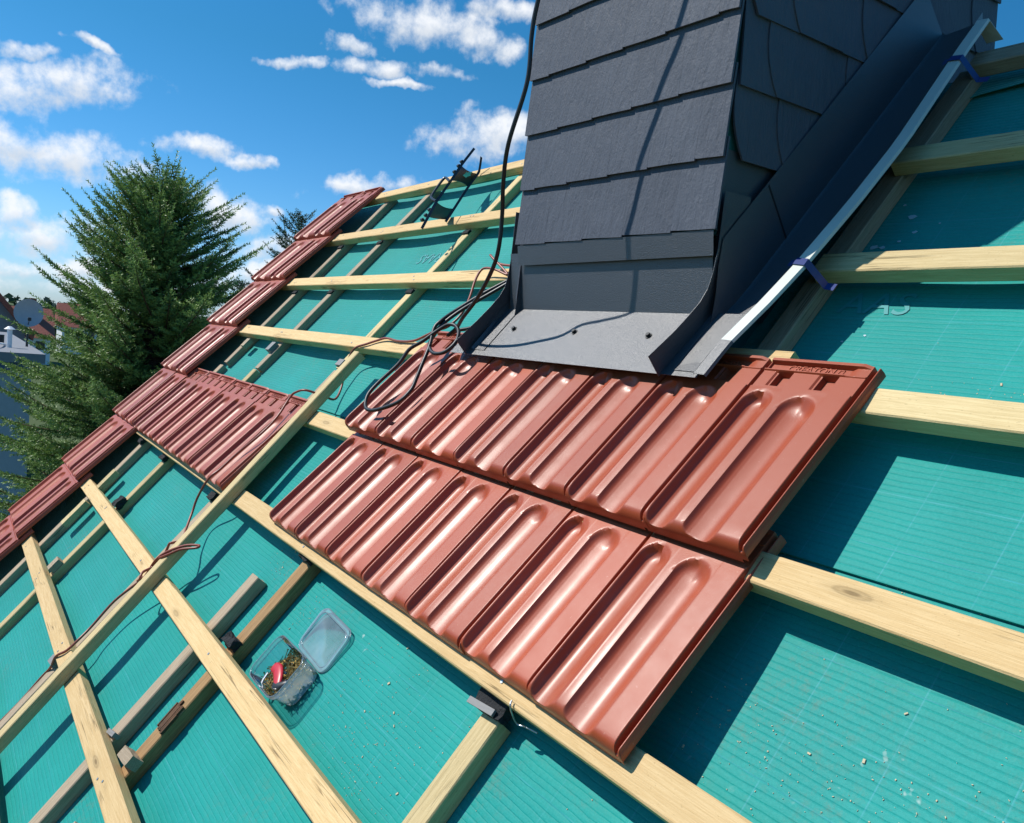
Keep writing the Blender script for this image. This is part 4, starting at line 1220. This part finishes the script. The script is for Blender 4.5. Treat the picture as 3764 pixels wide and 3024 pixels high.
def gable_house(name, x, y0, y1, ez_, depth, label, wallm, windows):
    r = empty(name, (x - depth / 2, (y0 + y1) / 2, 0)); tag(r, label, 'house')
    b = Vector(r.location); ym = (y0 + y1) / 2; h = (y1 - y0) / 2 * 1.25
    def P(mb, n, m, parent=r):
        mb.v = [tuple(Vector(p) - b) for p in mb.v]; return mb.build(n, m, parent)
    mb = MB(); mb.prism([(x, y0, 0), (x, y1, 0), (x, y1, ez_), (x, ym, ez_ + h), (x, y0, ez_)], (-depth, 0, 0)); P(mb, 'wall', wallm)
    for s in (-1, 1):
        ya = ym + s * (y1 - y0) / 2 * 1.06; za = ez_ - h * .06
        mb = MB(); mb.prism([(x + .35, ya, za), (x + .35, ym, ez_ + h + .02), (x + .35, ym, ez_ + h + .30), (x + .35, ya + s * .05, za + .26)], (-depth - .7, 0, 0)); P(mb, 'roof_slope', M_REDROOF)
    for (yy, zz) in windows:
        mb = MB(); mb.box(x + .01, x + .06, yy - .55, yy + .55, zz - .65, zz + .65); w = P(mb, 'window', M_WHITE)
        mb = MB(); mb.box(x + .062, x + .07, yy - .45, yy + .45, zz - .55, zz + .55); P(mb, 'pane', M_GLASS, w)
gable_house('gable_house', -40.5, -7.2, 2.0, 6.4, 11, 'grey gabled house with red roof edge at the left border of the picture', M_DARKWALL, [(-2.6, 8.0), (-4.5, 3.5), (-.7, 3.5)])
# long low house with red roof far off
def eaves_house(name, x, y0, y1, ez_, label):
    r = empty(name, (x - 4, (y0 + y1) / 2, 0)); tag(r, label, 'house'); b = Vector(r.location)
    def P(mb, n, m, parent=r):
        mb.v = [tuple(Vector(p) - b) for p in mb.v]; return mb.build(n, m, parent)
    mb = MB(); mb.box(x - 8, x, y0, y1, 0, ez_); P(mb, 'wall', M_WHITE)
    mb = MB(); mb.prism([(x + .6, y0 - .5, ez_ - .3), (x - 4, y0 - .5, ez_ + 3.4), (x - 8.6, y0 - .5, ez_ - .3)], (0, y1 - y0 + 1, 0)); P(mb, 'roof_slope', M_REDROOF)
    mb = MB(); mb.box(x - 3.2, x - 2.5, y1 - 2.2, y1 - 1.5, ez_ + 1, ez_ + 4.6); P(mb, 'chimney_stack', M_REDROOF)
    for i in range(3):
        yy = y0 + (y1 - y0) * (i + .5) / 3
        mb = MB(); mb.box(x + .01, x + .06, yy - .6, yy + .6, ez_ - 1.9, ez_ - .6); w = P(mb, 'window', M_WHITE)
        mb = MB(); mb.box(x + .062, x + .07, yy - .5, yy + .5, ez_ - 1.8, ez_ - .7); P(mb, 'pane', M_GLASS, w)
eaves_house('far_house', -120, 3.6, 10.2, 3.6, 'far white house with dark red tiled roof below the horizon')
eaves_house('far_house', -150, 14.5, 19.5, 4.6, 'small far house with red roof peeping out beside the spruce')

# distant belt of trees
def belt():
    rr = np.random.default_rng(4); V = []; F = []
    for i in range(900):
        y = rr.uniform(-160, 240); x = -rr.uniform(170, 330); h = rr.uniform(4.5, 8.6) * (1.0 + .0008 * (-x - 170)); w = rr.uniform(1.5, 3.2)
        n = 34
        for k in range(n):
            t = rr.random(); z = h * (.15 + .85 * t); r = w * (1 - t) ** .6 + .25
            a = rr.uniform(0, 6.28); c = np.array([x + r * math.cos(a) * rr.random(), y + r * math.sin(a), z])
            s = rr.uniform(.35, .9); n1 = rr.normal(size=3); n1 /= np.linalg.norm(n1); n2 = np.cross(n1, rr.normal(size=3)); n2 /= np.linalg.norm(n2)
            b = len(V)
            V += [tuple(c - n1 * s), tuple(c + n2 * s * .7), tuple(c + n1 * s), tuple(c - n2 * s * .7)]; F.append((b, b + 1, b + 2, b + 3))
    return V, F
V, F = belt()
o = mesh_obj('distant_woodland', V, F, M_NEEDLE2)
tag(o, 'distant dark belt of trees along the horizon', 'trees', None, 'stuff')
